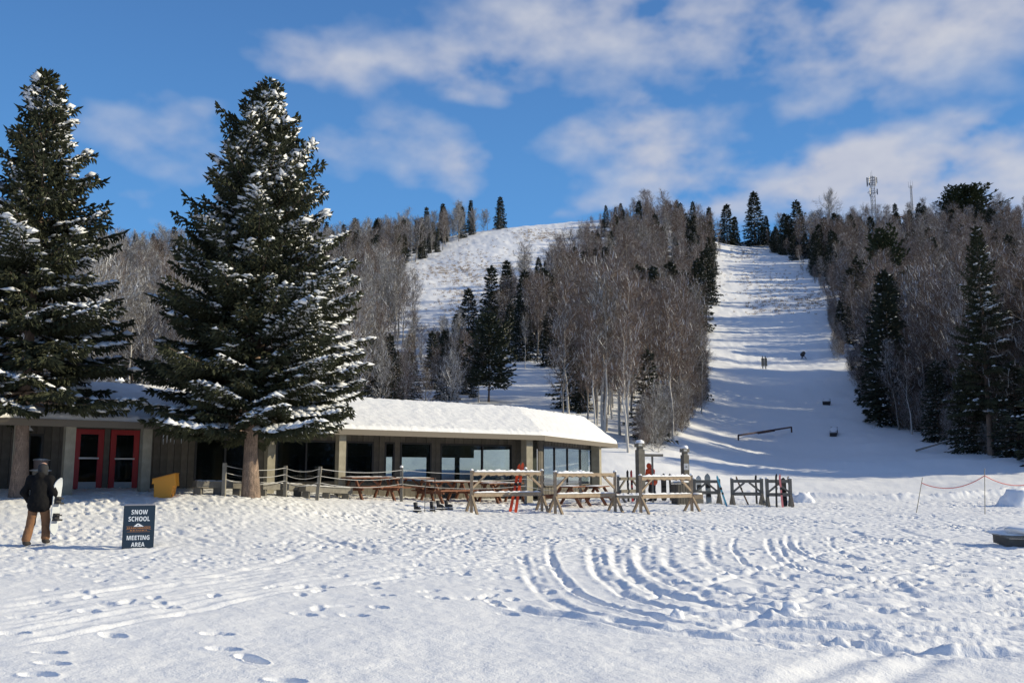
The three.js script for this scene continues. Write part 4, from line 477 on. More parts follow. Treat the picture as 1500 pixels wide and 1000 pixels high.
{
  const top = (r, k, o = 0.1) => r.at(k, r.top + 0.02, o), foot = (px, py) => { const p = G(px, py); p.y -= 0.04; return p; };
  const two = (p, q, dx, dz) => [p.clone().add(V(dx, 0, dz)), q.clone().add(V(dx * 0.6, 0, dz))];
  for (const [px, py, hx, hy, dz] of [[747, 749, 761, 680, 0], [755, 750, 766, 678, 0.05]]) { const f = foot(px, py), h = P(hx, hy, -f.z + 0.32 + dz); leaning('orange_ski', 'bright orange ski leaning against the wide snow-topped rack', 'ski', f, h, skiOf(M.orange, 0.11), 'pair of orange skis on the rack'); }
  const white = std(C(0.6, 0.62, 0.6), 0.4), teal = std(C(0.12, 0.4, 0.5), 0.4), red = std(C(0.5, 0.05, 0.05), 0.4), brown = std(C(0.22, 0.12, 0.06), 0.5), grey = std(C(0.3, 0.32, 0.31), 0.5), pinkS = std(C(0.65, 0.2, 0.2), 0.5);
  const lean = (name, label, cat, fx, fy, hx, hy, build, group) => { const f = foot(fx, fy), h = P(hx, hy, -f.z + 0.4); leaning(name, label, cat, f, h, build, group); };
  lean('snowboard', 'pale grey snowboard standing in the weathered rack', 'snowboard', 1039, 737, 1036, 694, boardOf(grey)); lean('snowboard', 'white snowboard with black bindings in the weathered rack', 'snowboard', 1026, 736, 1023, 697, boardOf(white));
  lean('ski', 'pale blue ski slanting beside the weathered rack post', 'ski', 1065, 741, 1050, 697, skiOf(teal)); lean('ski', 'thin brown ski leaning across an open weathered rack', 'ski', 1097, 739, 1078, 698, skiOf(brown, 0.07)); lean('ski', 'black ski tip showing above an open weathered rack', 'ski', 1109, 738, 1107, 696, skiOf(M.black, 0.09));
  lean('ski', 'long black ski in the end rack beside a red one', 'ski', 1138, 743, 1137, 694.5, skiOf(M.black)); lean('ski', 'red and white ski in the end rack beside a black one', 'ski', 1147, 743, 1142, 695, skiOf(pinkS)); lean('snowboard', 'black snowboard hanging in the end rack', 'snowboard', 1150, 742, 1147, 700, boardOf(M.dark)); lean('ski', 'brown ski slanting outside the post of the end rack', 'ski', 1163, 741, 1154, 698, skiOf(brown));
  lean('ski', 'dark ski in the rack behind the tall lamp post', 'ski', 921, 735, 919, 689, skiOf(M.black, 0.1)); lean('ski', 'red ski in the rack behind the tall lamp post', 'ski', 927, 735, 924.5, 689, skiOf(red, 0.1)); lean('snowboard', 'dark snowboard standing behind the rack beside the orange-jacketed person', 'snowboard', 973, 733, 972, 694, boardOf(M.dark)); lean('ski', 'dark ski standing behind a rack near the brown bin', 'ski', 983, 733, 981, 694, skiOf(M.black, 0.1));
  // poles and gear left on the snow
  for (const [px, py, tx, ty, l] of [[622, 750, 623, 706, 'thin dark ski pole stuck in the snow with a bare shaft'], [637, 751, 637, 699, 'taller dark ski pole stuck upright beside boots on the snow']]) { const f = foot(px, py), h = P(tx, ty, -f.z), t = thing('ski_pole', l, 'ski pole', f), e = h.sub(f); add('shaft', rod(V(0, 0, 0), e, 0.012, 0.012, 6), M.black, t); add('grip', rod(e.clone().multiplyScalar(0.9), e, 0.02, 0.022, 8), M.dark, t); add('basket', new THREE.CylinderGeometry(0.05, 0.05, 0.012, 12).translate(e.x * 0.08, e.y * 0.08, 0), M.black, t); }
  for (const [px, py, a] of [[633, 748, 0.3], [645, 747, 1.2], [657, 747, 2.1], [611, 750, 0.8]]) { const f = G(px, py), t = thing('ski_boot', 'black boot lying on the snow by the ski poles', 'boot', f, a, 'boots on the snow by the poles'); add('sole', box(0.11, 0.04, 0.3, 0, 0.03, 0), M.black, t); add('shell', [lump(0.13, 0.16, 0.29, a).translate(0, 0.1, 0), rod(V(0, 0.1, -0.07), V(0, 0.3, -0.1), 0.06, 0.068, 8)], M.dark, t); }
}
// ------------------------------------------------------------------ rope fence, benches, tables before the porch
{
  const posts = [[327, 727, 329, 678], [417, 728, 418, 682], [463, 732, 469, 683], [588, 734, 588, 685], [770, 739, 770, 687], [850, 741, 850, 691]].map(([a, b, c, d]) => { const f = G(a, b), h = P(c, d, -f.z); return [f, h]; });
  const o = posts[2][0].clone(), t = thing('rope_fence', 'fence of thin grey posts strung with ropes in front of the porch', 'fence', o), L = (p) => p.clone().sub(o);
  posts.forEach(([f, h], i) => { add('post', beam(L(f).add(V(0, -0.3, 0)), L(h), 0.1, 0.1), M.grey[2], t); if (i > 2) add('post_snow', lump(0.13, 0.12, 0.13, i).translate(L(h).x, L(h).y + 0.02, L(h).z), M.capSnow, t); });
  for (let i = 0; i < posts.length - 1; i++) for (const k of [0.93, 0.72, 0.52]) { const a = posts[i][0].clone().lerp(posts[i][1], k), b = posts[i + 1][0].clone().lerp(posts[i + 1][1], k), pts = []; for (let j = 0; j <= 6; j++) { const q = j / 6, p = a.clone().lerp(b, q); p.y -= 4 * q * (1 - q) * (0.1 + 0.08 * (1 - k)); p.z += 0.05; pts.push(L(p)); } add('rope', rope(pts, 0.011), M.rope, t); }
  const bench = (x0, x1, py, lab) => { const a = G(x0, py), b = G(x1, py + 1), c = a.clone().add(b).multiplyScalar(0.5), t = thing('timber_bench', lab, 'bench', c), q = (k, y) => a.clone().lerp(b, k).sub(c).setY(lerp(a.y, b.y, k) - c.y + y); add('seat', beam(q(0, 0.3), q(1, 0.3), 0.34, 0.2), M.grey[1], t); for (const k of [0.08, 0.5, 0.92]) add('support', beam(q(k, -0.15), q(k, 0.2), 0.22, 0.22), M.grey[0], t); add('seat_snow', snowStrip(q(0.01, 0.4), q(0.99, 0.4), 0.3, 0.04, x0), M.capSnow, t); };
  bench(284, 352, 724, 'long squared-timber bench beside the spruce trunk, under the lodge windows'); bench(379, 440, 726, 'squared-timber bench between two rope-fence posts by the spruce trunk'); bench(442, 511, 729, 'squared-timber bench with pale sawn end beside the leaning fence post');
  const F = LODGE.F, tbl = (px, off, turn, lab, m) => { const p = F.at(F.s(px, off), 0, off); p.y = ground(p.x, p.z); const t = thing('picnic_table', lab, 'picnic table', p, Math.atan2(F.out.x, F.out.z) + turn, 'picnic tables under the porch'); for (let k = 0; k < 5; k++) add('table_plank', box(1.85, 0.045, 0.14, 0, 0.75, -0.3 + k * 0.15), m[k % 2], t); for (const s of [-1, 1]) { for (let k = 0; k < 2; k++) add('seat_plank', box(1.85, 0.045, 0.135, 0, 0.43, s * (0.62 + k * 0.145)), m[k % 2], t); for (const e of [-1, 1]) add('leg', beam(V(s * 0.66, -0.1, e * 0.68), V(s * 0.66, 0.72, e * 0.18), 0.05, 0.11), m[0], t); add('cross_bar', box(0.05, 0.1, 1.52, s * 0.72, 0.36, 0), m[0], t); add('brace', beam(V(s * 0.6, 0.36, 0), V(s * 0.12, 0.72, 0), 0.06, 0.06), m[1], t); } add('snow', snowStrip(V(-0.88, 0.775, 0), V(0.88, 0.775, 0), 0.6, 0.035, px), M.capSnow, t); };
  for (const [px, off, tn, l] of [[540, 0.1, 0.05, 'reddish picnic table beside the porch post nearest the big spruce'], [600, -0.9, -0.08, 'reddish picnic table close under the lodge window'], [652, 0.2, 0.1, 'reddish picnic table behind the ski poles in the snow'], [735, 0.4, 0, 'reddish picnic table behind the rack with orange skis'], [700, -1.0, 0.1, 'reddish picnic table against the wall under the wide window']]) tbl(px, off, tn, l, M.red);
  const S = LODGE.S; for (const [px, off, l] of [[835, 1.6, 'picnic table outside the angled end windows of the lodge'], [872, 2.0, 'picnic table by the end post of the lodge']]) { const p = S.at(S.s(px, off), 0, off); p.y = ground(p.x, p.z); const t = scene.children.filter((q) => q.name.startsWith('picnic_table'))[0].clone(); t.name = numbered('picnic_table'); t.position.copy(p); t.rotation.y = Math.atan2(S.out.x, S.out.z); t.userData = { label: l, category: 'picnic table', group: 'picnic tables under the porch' }; scene.add(t); }
}
// ------------------------------------------------------------------ lamp posts, bins, boards
{
  const lampPost = (px, py, top, w, lab, plate) => { const f = G(px, py), h = tallTo(f, top), t = thing('lamp_post', lab, 'lamp post', f); add('post', box(w, h - 0.3, w, 0, (h - 0.3) / 2 - 0.1, 0, 0.4), M.grey[0], t); add('head', [box(w * 0.72, 0.12, w * 0.72, 0, h - 0.34, 0, 0.4), box(w * 1.16, 0.16, w * 1.16, 0, h - 0.2, 0, 0.4)], M.grey[1], t); add('lamp', box(w * 0.5, 0.07, 0.02, 0, h - 0.2, w * 0.66, 0.2), std(C(0.6, 0.6, 0.55), 0.4), t); add('snow_cap', lump(w * 1.25, 0.26, w * 1.25, px).translate(0, h - 0.1, 0), M.capSnow, t); if (plate) { add('notice', box(w * 0.8, 0.28, 0.012, 0.02, h * 0.62, w * 0.62 + 0.03, 0.2), std(C(0.55, 0.56, 0.58), 0.5), t); add('mark', box(w * 0.3, 0.04, 0.006, 0.02, h * 0.62, w * 0.62 + 0.042, 0.2), M.black, t); } };
  lampPost(939, 737, 645, 0.3, 'tall square timber lamp post with snow cap beside the crossbar sign'); lampPost(1005, 735, 653, 0.27, 'square timber lamp post with snow cap and a small notice plate', true);
  { const f = G(957, 736), t = thing('crossbar_sign', 'thin post with a weathered horizontal board on top beside the lamp post', 'sign', f), h = tallTo(f, 665); add('post', box(0.08, h, 0.08, 0, h / 2 - 0.1, 0), M.grey[2], t); add('board', box(0.86, 0.11, 0.3, 0.02, h - 0.05, 0, 0.15), M.grey[1], t); add('board_snow', snowStrip(V(-0.38, h + 0.01, 0.06), V(0.42, h + 0.01, -0.06), 0.28, 0.04, 5), M.capSnow, t); }
  { const f = G(998, 738), t = thing('waste_bin', 'brown slatted waste bin beside the lamp post with a notice', 'bin', f, 0.3), h = tallTo(f, 707); for (let k = 0; k < 5; k++) for (const s of [0, 1, 2, 3]) add('slat', box(0.1, h, 0.025, -0.24 + k * 0.12, h / 2 - 0.05, 0.3).rotateY(s * Math.PI / 2), M.side[k % 3], t); add('lid', box(0.68, 0.05, 0.68, 0, h, 0), M.grey[0], t); add('lid_snow', lump(0.66, 0.12, 0.66, 3).translate(0, h + 0.035, 0), M.capSnow, t); add('liner', box(0.5, h - 0.06, 0.5, 0, h / 2 - 0.04, 0), M.dark, t); }
  { const f = G(1022, 737), t = thing('timber_block', 'short pale timber block on the snow beside the weathered racks', 'timber', f, 0.2); add('beam', box(0.42, 0.2, 0.3, 0, 0.3, 0), M.tan[1], t); add('beam', box(0.4, 0.18, 0.28, 0.02, 0.1, 0.01), M.grey[1], t); add('snow', lump(0.44, 0.12, 0.32, 9).translate(0, 0.41, 0), M.capSnow, t); }
  { const f = G(920, 741), t = thing('timber_bench', 'low snow-covered timber bench behind the ski racks', 'bench', f, 0.15); add('seat', box(1.6, 0.12, 0.4, 0, 0.4, 0), M.grey[1], t); for (const s of [-0.6, 0.6]) add('leg', box(0.12, 0.5, 0.34, s, 0.12, 0), M.grey[0], t); add('snow', snowStrip(V(-0.78, 0.46, 0), V(0.78, 0.46, 0), 0.38, 0.1, 8), M.capSnow, t); }
  { // yellow grit bin, outline as it shows
    const f = G(241, 727), k = -f.z / FOC, sh = new THREE.Shape([[-15, 23], [15, 31], [16.5, 15], [13, 15], [10.5, -3], [-12, -3], [-12.5, 18], [-15.5, 18]].map(([x, y]) => new THREE.Vector2(x * k, y * k))), t = thing('grit_bin', 'bright yellow plastic grit bin with sloping lid against the lodge wall', 'bin', f, 0.12);
    add('body', new THREE.ExtrudeGeometry(sh, { depth: 0.42, bevelEnabled: true, bevelSize: 0.015, bevelThickness: 0.015, bevelSegments: 2 }).translate(0, 0, -0.2), M.yellow, t); add('lid', beam(V(-16 * k, 23.6 * k + 0.01, 0), V(16 * k, 32 * k + 0.01, 0), 0.5, 0.025), std(C(0.5, 0.2, 0.012), 0.5), t); add('wheel', [new THREE.CylinderGeometry(0.07, 0.07, 0.05, 14).rotateX(Math.PI / 2).translate(-9 * k, 0.02, 0.2), new THREE.CylinderGeometry(0.07, 0.07, 0.05, 14).rotateX(Math.PI / 2).translate(9 * k, 0.02, 0.2)], M.black, t); }
  { const f = G(56, 722, 20, 40), h = tallTo(f, 671), t = thing('litter_bin', 'tan litter bin with snow-rimmed grey lid near the lodge entrance', 'bin', f, 0.5); add('body', box(0.4, h - 0.3, 0.4, 0, (h - 0.3) / 2 - 0.08, 0), std(C(0.26, 0.22, 0.17), 0.8), t); add('rim_snow', lump(0.52, 0.12, 0.5, 2).translate(0, h - 0.35, 0), M.capSnow, t); const g = new THREE.CylinderGeometry(0.27, 0.24, 0.26, 4).rotateY(Math.PI / 4).translate(0, h - 0.18, 0); add('hood', g, std(C(0.17, 0.14, 0.13), 0.7), t); add('hood_snow', lump(0.4, 0.08, 0.38, 6).translate(0, h - 0.05, 0), M.capSnow, t); }
  // meeting point sign
  const cv = document.createElement('canvas'); cv.width = 320; cv.height = 512; const x = cv.getContext('2d'); x.fillStyle = '#12293c'; x.fillRect(0, 0, 320, 512); x.fillStyle = '#dfe4ea'; x.textAlign = 'center';
  const word = (s, y, px, w) => { x.save(); x.font = `bold ${px}px sans-serif`; const m = x.measureText(s).width; x.translate(160, y); x.scale(w / m, 1); x.fillText(s, 0, 0); x.restore(); };
  word('SNOW', 100, 77, 172); word('SCHOOL', 185, 79, 226); word('MEETING', 415, 76, 246); word('AREA', 497, 72, 140);
  x.beginPath(); x.moveTo(104, 252); x.lineTo(142, 214); x.lineTo(160, 214); x.lineTo(214, 252); x.closePath(); x.fill(); x.fillStyle = '#12293c'; x.beginPath(); x.moveTo(140, 244); x.lineTo(152, 226); x.lineTo(166, 244); x.closePath(); x.fill();
  x.fillStyle = '#b4783c'; word('SEARCHMONT', 281, 31, 252); word('RESORT', 306, 22, 186); x.fillRect(28, 248, 70, 3); x.fillRect(218, 248, 64, 3); x.fillRect(40, 314, 240, 3); x.fillRect(28, 284, 30, 3); x.fillRect(262, 284, 30, 3);
  const tex = new THREE.CanvasTexture(cv); tex.colorSpace = THREE.SRGBColorSpace; const f = G(201, 803), h = tallTo(f, 741), t = thing('meeting_sign', 'dark blue snow school meeting area sign standing in trampled snow', 'sign', f, 0.36), w = 41 * -f.z / FOC, navy = std(C(0.008, 0.022, 0.045), 0.5);
  const face = new THREE.PlaneGeometry(w, h); add('face', face.translate(0, h / 2, 0.033), std(C(1, 1, 1), 0.5, { map: tex }), t); add('panel', box(w + 0.02, h + 0.2, 0.06, 0, h / 2 - 0.09, 0), navy, t); add('panel', box(w, h + 0.2, 0.05, 0, h / 2 - 0.1, -0.34, 0, 0, 0.28), navy, t); add('hinge', box(w, 0.04, 0.16, 0, h + 0.015, -0.08), std(C(0.3, 0.3, 0.34), 0.5), t);
}
// ------------------------------------------------------------------ poles with red rope, platform, snow heaps at the edge of the field
{
  const posts = [[1341, 751, 1352, 699], [1443, 753, 1443, 686], [1534, 752, 1532, 690]].map(([a, b, c, d]) => { const f = G(a, b); return [f, P(c, d, -f.z)]; }), o = posts[1][0], t = thing('rope_barrier', 'thin poles with a sagging faded red rope across the snow', 'barrier', o), L = (p) => p.clone().sub(o);
  for (const [f, h] of posts) add('pole', rod(L(f).add(V(0, -0.2, 0)), L(h), 0.014, 0.012, 6), std(C(0.3, 0.27, 0.2), 0.7), t); for (let i = 0; i < 2; i++) { const a = posts[i][0].clone().lerp(posts[i][1], 0.84), b = posts[i + 1][0].clone().lerp(posts[i + 1][1], 0.84), pts = []; for (let j = 0; j <= 8; j++) { const q = j / 8, p = a.clone().lerp(b, q); p.y -= 4 * q * (1 - q) * 0.3; pts.push(L(p)); } add('rope', rope(pts, 0.018), M.pink, t); }
  { const f = G(1522, 800, 10, 40), t = thing('timber_platform', 'low dark timber platform under a thick slab of snow', 'platform', f, -0.25); for (let k = 0; k < 6; k++) add('plank', box(1.7, 0.05, 0.2, 0.1, 0.2, -0.55 + k * 0.21), M.grey[k % 2], t); add('side_board', box(1.68, 0.16, 0.05, 0.1, 0.09, 0.6), M.side[0], t); add('side_board', box(0.05, 0.16, 1.2, -0.72, 0.09, 0), M.side[0], t); add('snow', lump(1.95, 0.34, 1.5, 3, 4).translate(0.1, 0.27, 0), M.capSnow, t); }
  for (const [px, py, w, h, l] of [[1492, 741, 1.5, 0.75, 'large rounded heap of ploughed snow near the rope barrier'], [1178, 735, 0.9, 0.42, 'small heap of shovelled snow past the end ski rack'], [1166, 733, 0.6, 0.35, 'low lump of snow close to the end ski rack'], [991, 905, 0.16, 0.1, 'small clod of snow in the vehicle tracks'], [1158, 893, 0.2, 0.1, 'dirty clod of snow among churned tracks']]) { const f = G(px, py), m = add('snow_heap', lump(w, h * 2, w * 0.8, px, 3), M.capSnow); m.position.copy(f); tag(m, l, 'snow heap'); }
}
// ------------------------------------------------------------------ on the run: rail, boxes, signs, dead grass
{
  const H = (px, py) => { const h = hit(px, py, 50, 298); h.y = ground(h.x, h.z); return h; };
  { const a = H(1082, 643), b = H(1160, 633), c = a.clone().add(b).multiplyScalar(0.5), t = thing('slide_rail', 'long dark red rail for jibbing standing on the shaded slope', 'rail', c), A = a.sub(c), Bp = b.sub(c), u = V(0, 0.42, 0); add('rail', rod(A.clone().add(u), Bp.clone().add(u), 0.075, 0.075, 10), std(C(0.06, 0.018, 0.02), 0.5), t); for (const p of [A, Bp]) add('leg', rod(p.clone().add(V(0, -0.2, 0)), p.clone().add(u), 0.07, 0.07, 8), std(C(0.05, 0.02, 0.02), 0.5), t); add('rail', rod(A.clone().lerp(Bp, 0.35).add(V(0, 0.33, 0)), A.clone().lerp(Bp, 0.66).add(V(0, 0.33, 0)), 0.06, 0.06, 8), std(C(0.05, 0.02, 0.02), 0.5), t); }
  for (const [px, py, l, w, lab] of [[1221, 641, 2.4, 0.55, 'longer snow-topped slide box pointing down the shaded slope'], [1211, 594, 1.4, 0.75, 'short snow-topped slide box higher up the shaded slope']]) { const f = H(px, py), t = thing('slide_box', lab, 'slide box', f); t.rotation.order = 'YXZ'; t.rotation.y = -Math.atan2(f.x, -f.z) - 0.06; t.rotation.x = 0.24; add('side', box(w, 0.42, l, 0, 0.16, -l / 2), M.dark, t); add('top_sheet', box(w + 0.06, 0.05, l + 0.04, 0, 0.4, -l / 2), std(C(0.4, 0.4, 0.42), 0.4), t); add('snow', lump(w, 0.08, l * 0.9, px).translate(0, 0.43, -l / 2), M.capSnow, t); }
  { const f = H(1120, 541), t = thing('trail_sign', 'grey double board sign on posts at the crest of the run', 'sign', f), k = -f.z / FOC; for (const s of [-2.2, 2.2]) { add('post', box(0.1, 2, 0.1, s * k, 0.7, 0), M.grey[0], t); add('board', box(4 * k, 12 * k, 0.05, s * k, 10 * k, 0.08), M.grey[1], t); } }
  { const f = H(1177, 523), t = thing('snow_maker', 'small dark snow gun on a stand at the crest of the run', 'snow gun', f); add('barrel', new THREE.CylinderGeometry(0.26, 0.34, 0.7, 14).rotateX(1.3).translate(0, 0.7, 0), M.dark, t); for (const s of [-1, 0, 1]) add('leg', rod(V(s * 0.4, -0.1, s ? 0.2 : -0.4), V(0, 0.6, 0), 0.04, 0.04, 6), M.dark, t); }
  { const a = H(1342, 664), t = thing('fallen_tree', 'fallen pale tree trunk lying at the foot of the wood beside the run', 'log', a), e = P(1420, 637, -a.z - 1).sub(a); add('trunk', rod(V(0, 0.1, 0), e, 0.085, 0.03, 8), M.greyBark, t); add('snow', snowStrip(V(0, 0.22, 0), e.clone().add(V(0, 0.05, 0)), 0.1, 0.04, 4), M.capSnow, t); for (const k of [0.4, 0.6, 0.75, 0.88]) add('branch', rod(e.clone().multiplyScalar(k), e.clone().multiplyScalar(k + 0.12).add(V(0, 0.7 * (k % 0.3 > 0.1 ? 1 : -0.5), 0.4)), 0.035, 0.01, 5), M.greyBark, t); }
  const bl = new Soup(), r = rng(9); for (let k = 0; k < 26; k++) { const a = r() * 6.28, d = 0.25 * Math.sqrt(r()), b = [Math.cos(a) * d, 0, Math.sin(a) * d], h = 0.12 + 0.3 * r(), e = [b[0] + (r() - 0.5) * 0.22, h, b[2] + (r() - 0.5) * 0.22]; bl.ribbon(b, e, 0.012, nrm([r() - 0.5, 0.2, r() - 0.5])); }
  const spots = [], patch = (px, py, w, h, n) => { for (let k = 0; k < n; k++) { const g = () => (r() + r() + r()) / 1.5 - 1, q = H(px + g() * w, py + g() * h); if (!wood_at(pix(q)[0], -q.z)) spots.push(q); } };
  patch(1140, 450, 90, 16, 130); patch(1190, 440, 40, 18, 110); patch(1130, 415, 100, 50, 320); patch(1090, 372, 40, 14, 120); patch(690, 400, 130, 60, 700); patch(660, 396, 70, 12, 140); patch(790, 345, 60, 14, 300); patch(680, 450, 60, 30, 200);
  const im = new THREE.InstancedMesh(bl.geo(), std(C(0.30, 0.215, 0.13), 0.95, { side: THREE.DoubleSide }), spots.length); im.name = 'dead_grass'; spots.forEach((q, i) => im.setMatrixAt(i, new THREE.Matrix4().compose(q, new THREE.Quaternion().setFromAxisAngle(V(0, 1, 0), r() * 6.28), V(1.2, 0.5 + 0.7 * r(), 1.2)))); scene.add(im); tag(im, 'tan dead grass poking through snow on the upper ski runs', 'grass', null, 'stuff');
}
// ------------------------------------------------------------------ masts and lift towers on the skyline
{
  const lattice = (t, w, h, n, m) => { const c = [0, 1, 2].map((k) => [Math.cos(k * 2.094 + 0.4) * w, Math.sin(k * 2.094 + 0.4) * w]); for (const [x, z] of c) add('leg', rod(V(x, -1, z), V(x, h, z), 0.11, 0.09, 6), m, t); const g = []; for (let i = 0; i < n; i++) for (let k = 0; k < 3; k++) { const a = c[k], b = c[(k + 1) % 3], y0 = h * i / n, y1 = h * (i + 1) / n; g.push(rod(V(a[0], y0, a[1]), V(b[0], y1, b[1]), 0.05, 0.05, 4), rod(V(a[0], y1, a[1]), V(b[0], y1, b[1]), 0.045, 0.045, 4)); } const q = add('lattice', g, m, t); q.userData.kind = 'stuff'; };
  const top = (px, ytop) => { const f = onGround(px, 292, 345); f.y -= 0.3; return [f, tallTo(f, ytop)]; }, st = std(C(0.2, 0.21, 0.23), 0.6, { metalness: 0.3 });
  { const [f, h] = top(1282, 259), t = thing('radio_mast', 'lattice mast crowned with antenna panels on the hilltop', 'mast', f, 0.3); lattice(t, 0.8, h, 16, st); for (let k = 0; k < 9; k++) { const a = k / 9 * 6.28, R = 1.5; for (const y of k % 3 === 1 ? [h - 1.3, h - 5.2] : [h - 1.6]) add('antenna_panel', box(0.36, k % 3 === 1 ? 1.9 : 2.8, 0.2, Math.cos(a) * R, y, Math.sin(a) * R, -a), k % 2 ? st : std(C(0.6, 0.6, 0.62), 0.5), t); } for (const y of [h - 0.8, h - 2.4, h - 5.2]) add('mount_ring', new THREE.TorusGeometry(1.4, 0.08, 6, 18).rotateX(Math.PI / 2).translate(0, y, 0), st, t); for (const [x, l] of [[0.2, 2.2], [-0.3, 1.6]]) add('whip_antenna', rod(V(x, h, 0), V(x, h + l, 0), 0.05, 0.03, 5), st, t); }
  { const [f, h] = top(1339, 272), t = thing('slim_mast', 'slender lattice mast with whip aerials on the hilltop', 'mast', f); lattice(t, 0.32, h, 20, std(C(0.35, 0.36, 0.38), 0.6)); for (const [x, l] of [[-0.7, 1.4], [0.7, 1.6], [0, 1.9]]) add('whip_antenna', [rod(V(x, h - 0.6, 0), V(x, h + l, 0), 0.045, 0.03, 5), rod(V(0, h - 0.6, 0), V(x || 0.1, h - 0.6, 0), 0.04, 0.04, 5)], st, t); add('dish', new THREE.CylinderGeometry(0.45, 0.3, 0.3, 14).rotateX(Math.PI / 2).translate(0.5, h - 9, 0.3), M.capSnow, t); }
  for (const [px, y, m, l] of [[1319, 314, std(C(0.24, 0.11, 0.07), 0.7), 'rust-brown chairlift tower with crossarm on the skyline'], [1333, 317, std(C(0.1, 0.1, 0.11), 0.7), 'dark grey chairlift tower with crossarm on the skyline']]) { const f = onGround(px, 290, 350), h = tallTo(f, y), t = thing('lift_tower', l, 'lift tower', f, 0.2); add('column', rod(V(0, -1, 0), V(0, h - 0.8, 0), 0.3, 0.22, 10), m, t); add('crossarm', box(3.4, 0.34, 0.34, 0, h - 0.8, 0), m, t); for (const s of [-1.5, 1.5]) { add('sheave', box(0.22, 0.3, 1.8, s, h - 0.55, 0), m, t); add('lifting_frame', beam(V(s * 0.7, h - 0.7, 0), V(s * 0.7, h, 0), 0.08, 0.08), m, t); } add('catwalk', box(3.2, 0.06, 0.1, 0, h, 0), m, t); }
}
// ------------------------------------------------------------------ people
const cap = (p, a, b, ra, rb) => { const ax = b[0] - a[0], ay = b[1] - a[1], az = b[2] - a[2], px = p[0] - a[0], py = p[1] - a[1], pz = p[2] - a[2], t = clamp((px * ax + py * ay + pz * az) / (ax * ax + ay * ay + az * az + 1e-9), 0, 1); return Math.hypot(px - ax * t, py - ay * t, pz - az * t) - lerp(ra, rb, t); };
const smin = (a, b, k) => { const h = Math.max(k - Math.abs(a - b), 0) / k; return Math.min(a, b) - h * h * k * 0.25; };
function blob(bones, cell, k = 0.05, tweak) {   // one skin over tapered bones
  let lo = [1e9, 1e9, 1e9], hi = [-1e9, -1e9, -1e9]; for (const [a, b, ra, rb] of bones) for (const [q, r] of [[a, ra], [b, rb]]) for (let i = 0; i < 3; i++) { lo[i] = Math.min(lo[i], q[i] - r - 3 * cell); hi[i] = Math.max(hi[i], q[i] + r + 3 * cell); }
  const n = [0, 1, 2].map((i) => Math.ceil((hi[i] - lo[i]) / cell) + 1), f = new Float32Array(n[0] * n[1] * n[2]), id = (x, y, z) => x + n[0] * (y + n[1] * z), sd = (p) => { let d = 9; for (const [a, b, ra, rb] of bones) d = smin(d, cap(p, a, b, ra, rb), k); return tweak ? tweak(p, d) : d; };
  for (let z = 0; z < n[2]; z++) for (let y = 0; y < n[1]; y++) for (let x = 0; x < n[0]; x++) f[id(x, y, z)] = sd([lo[0] + x * cell, lo[1] + y * cell, lo[2] + z * cell]);
  const vi = new Int32Array(f.length).fill(-1), pos = [], idx = [];
  for (let z = 0; z < n[2] - 1; z++) for (let y = 0; y < n[1] - 1; y++) for (let x = 0; x < n[0] - 1; x++) { let c = 0, s = [0, 0, 0]; const v = (i, j, l) => f[id(x + i, y + j, z + l)]; for (const [i, j, l, I, J, K] of [[0, 0, 0, 1, 0, 0], [0, 1, 0, 1, 1, 0], [0, 0, 1, 1, 0, 1], [0, 1, 1, 1, 1, 1], [0, 0, 0, 0, 1, 0], [1, 0, 0, 1, 1, 0], [0, 0, 1, 0, 1, 1], [1, 0, 1, 1, 1, 1], [0, 0, 0, 0, 0, 1], [1, 0, 0, 1, 0, 1], [0, 1, 0, 0, 1, 1], [1, 1, 0, 1, 1, 1]]) { const a = v(i, j, l), b = v(I, J, K); if ((a < 0) !== (b < 0)) { const t = a / (a - b); s[0] += i + (I - i) * t; s[1] += j + (J - j) * t; s[2] += l + (K - l) * t; c++; } } if (c) { vi[id(x, y, z)] = pos.length / 3; pos.push(lo[0] + (x + s[0] / c) * cell, lo[1] + (y + s[1] / c) * cell, lo[2] + (z + s[2] / c) * cell); } }
  for (let z = 1; z < n[2] - 1; z++) for (let y = 1; y < n[1] - 1; y++) for (let x = 1; x < n[0] - 1; x++) { const a = f[id(x, y, z)] < 0; const quad = (b, p, q, r, s) => { if (a !== b) { const w = [p, q, r, s].map((e) => vi[e]); if (a) idx.push(w[0], w[1], w[2], w[0], w[2], w[3]); else idx.push(w[0], w[2], w[1], w[0], w[3], w[2]); } }; quad(f[id(x + 1, y, z)] < 0, id(x, y - 1, z - 1), id(x, y, z - 1), id(x, y, z), id(x, y - 1, z)); quad(f[id(x, y + 1, z)] < 0, id(x - 1, y, z - 1), id(x - 1, y, z), id(x, y, z), id(x, y, z - 1)); quad(f[id(x, y, z + 1)] < 0, id(x - 1, y - 1, z), id(x, y - 1, z), id(x, y, z), id(x - 1, y, z)); }
  const g = new THREE.BufferGeometry(); g.setAttribute('position', new THREE.Float32BufferAttribute(pos, 3)); g.setIndex(idx); g.computeVertexNormals(); return g;
}
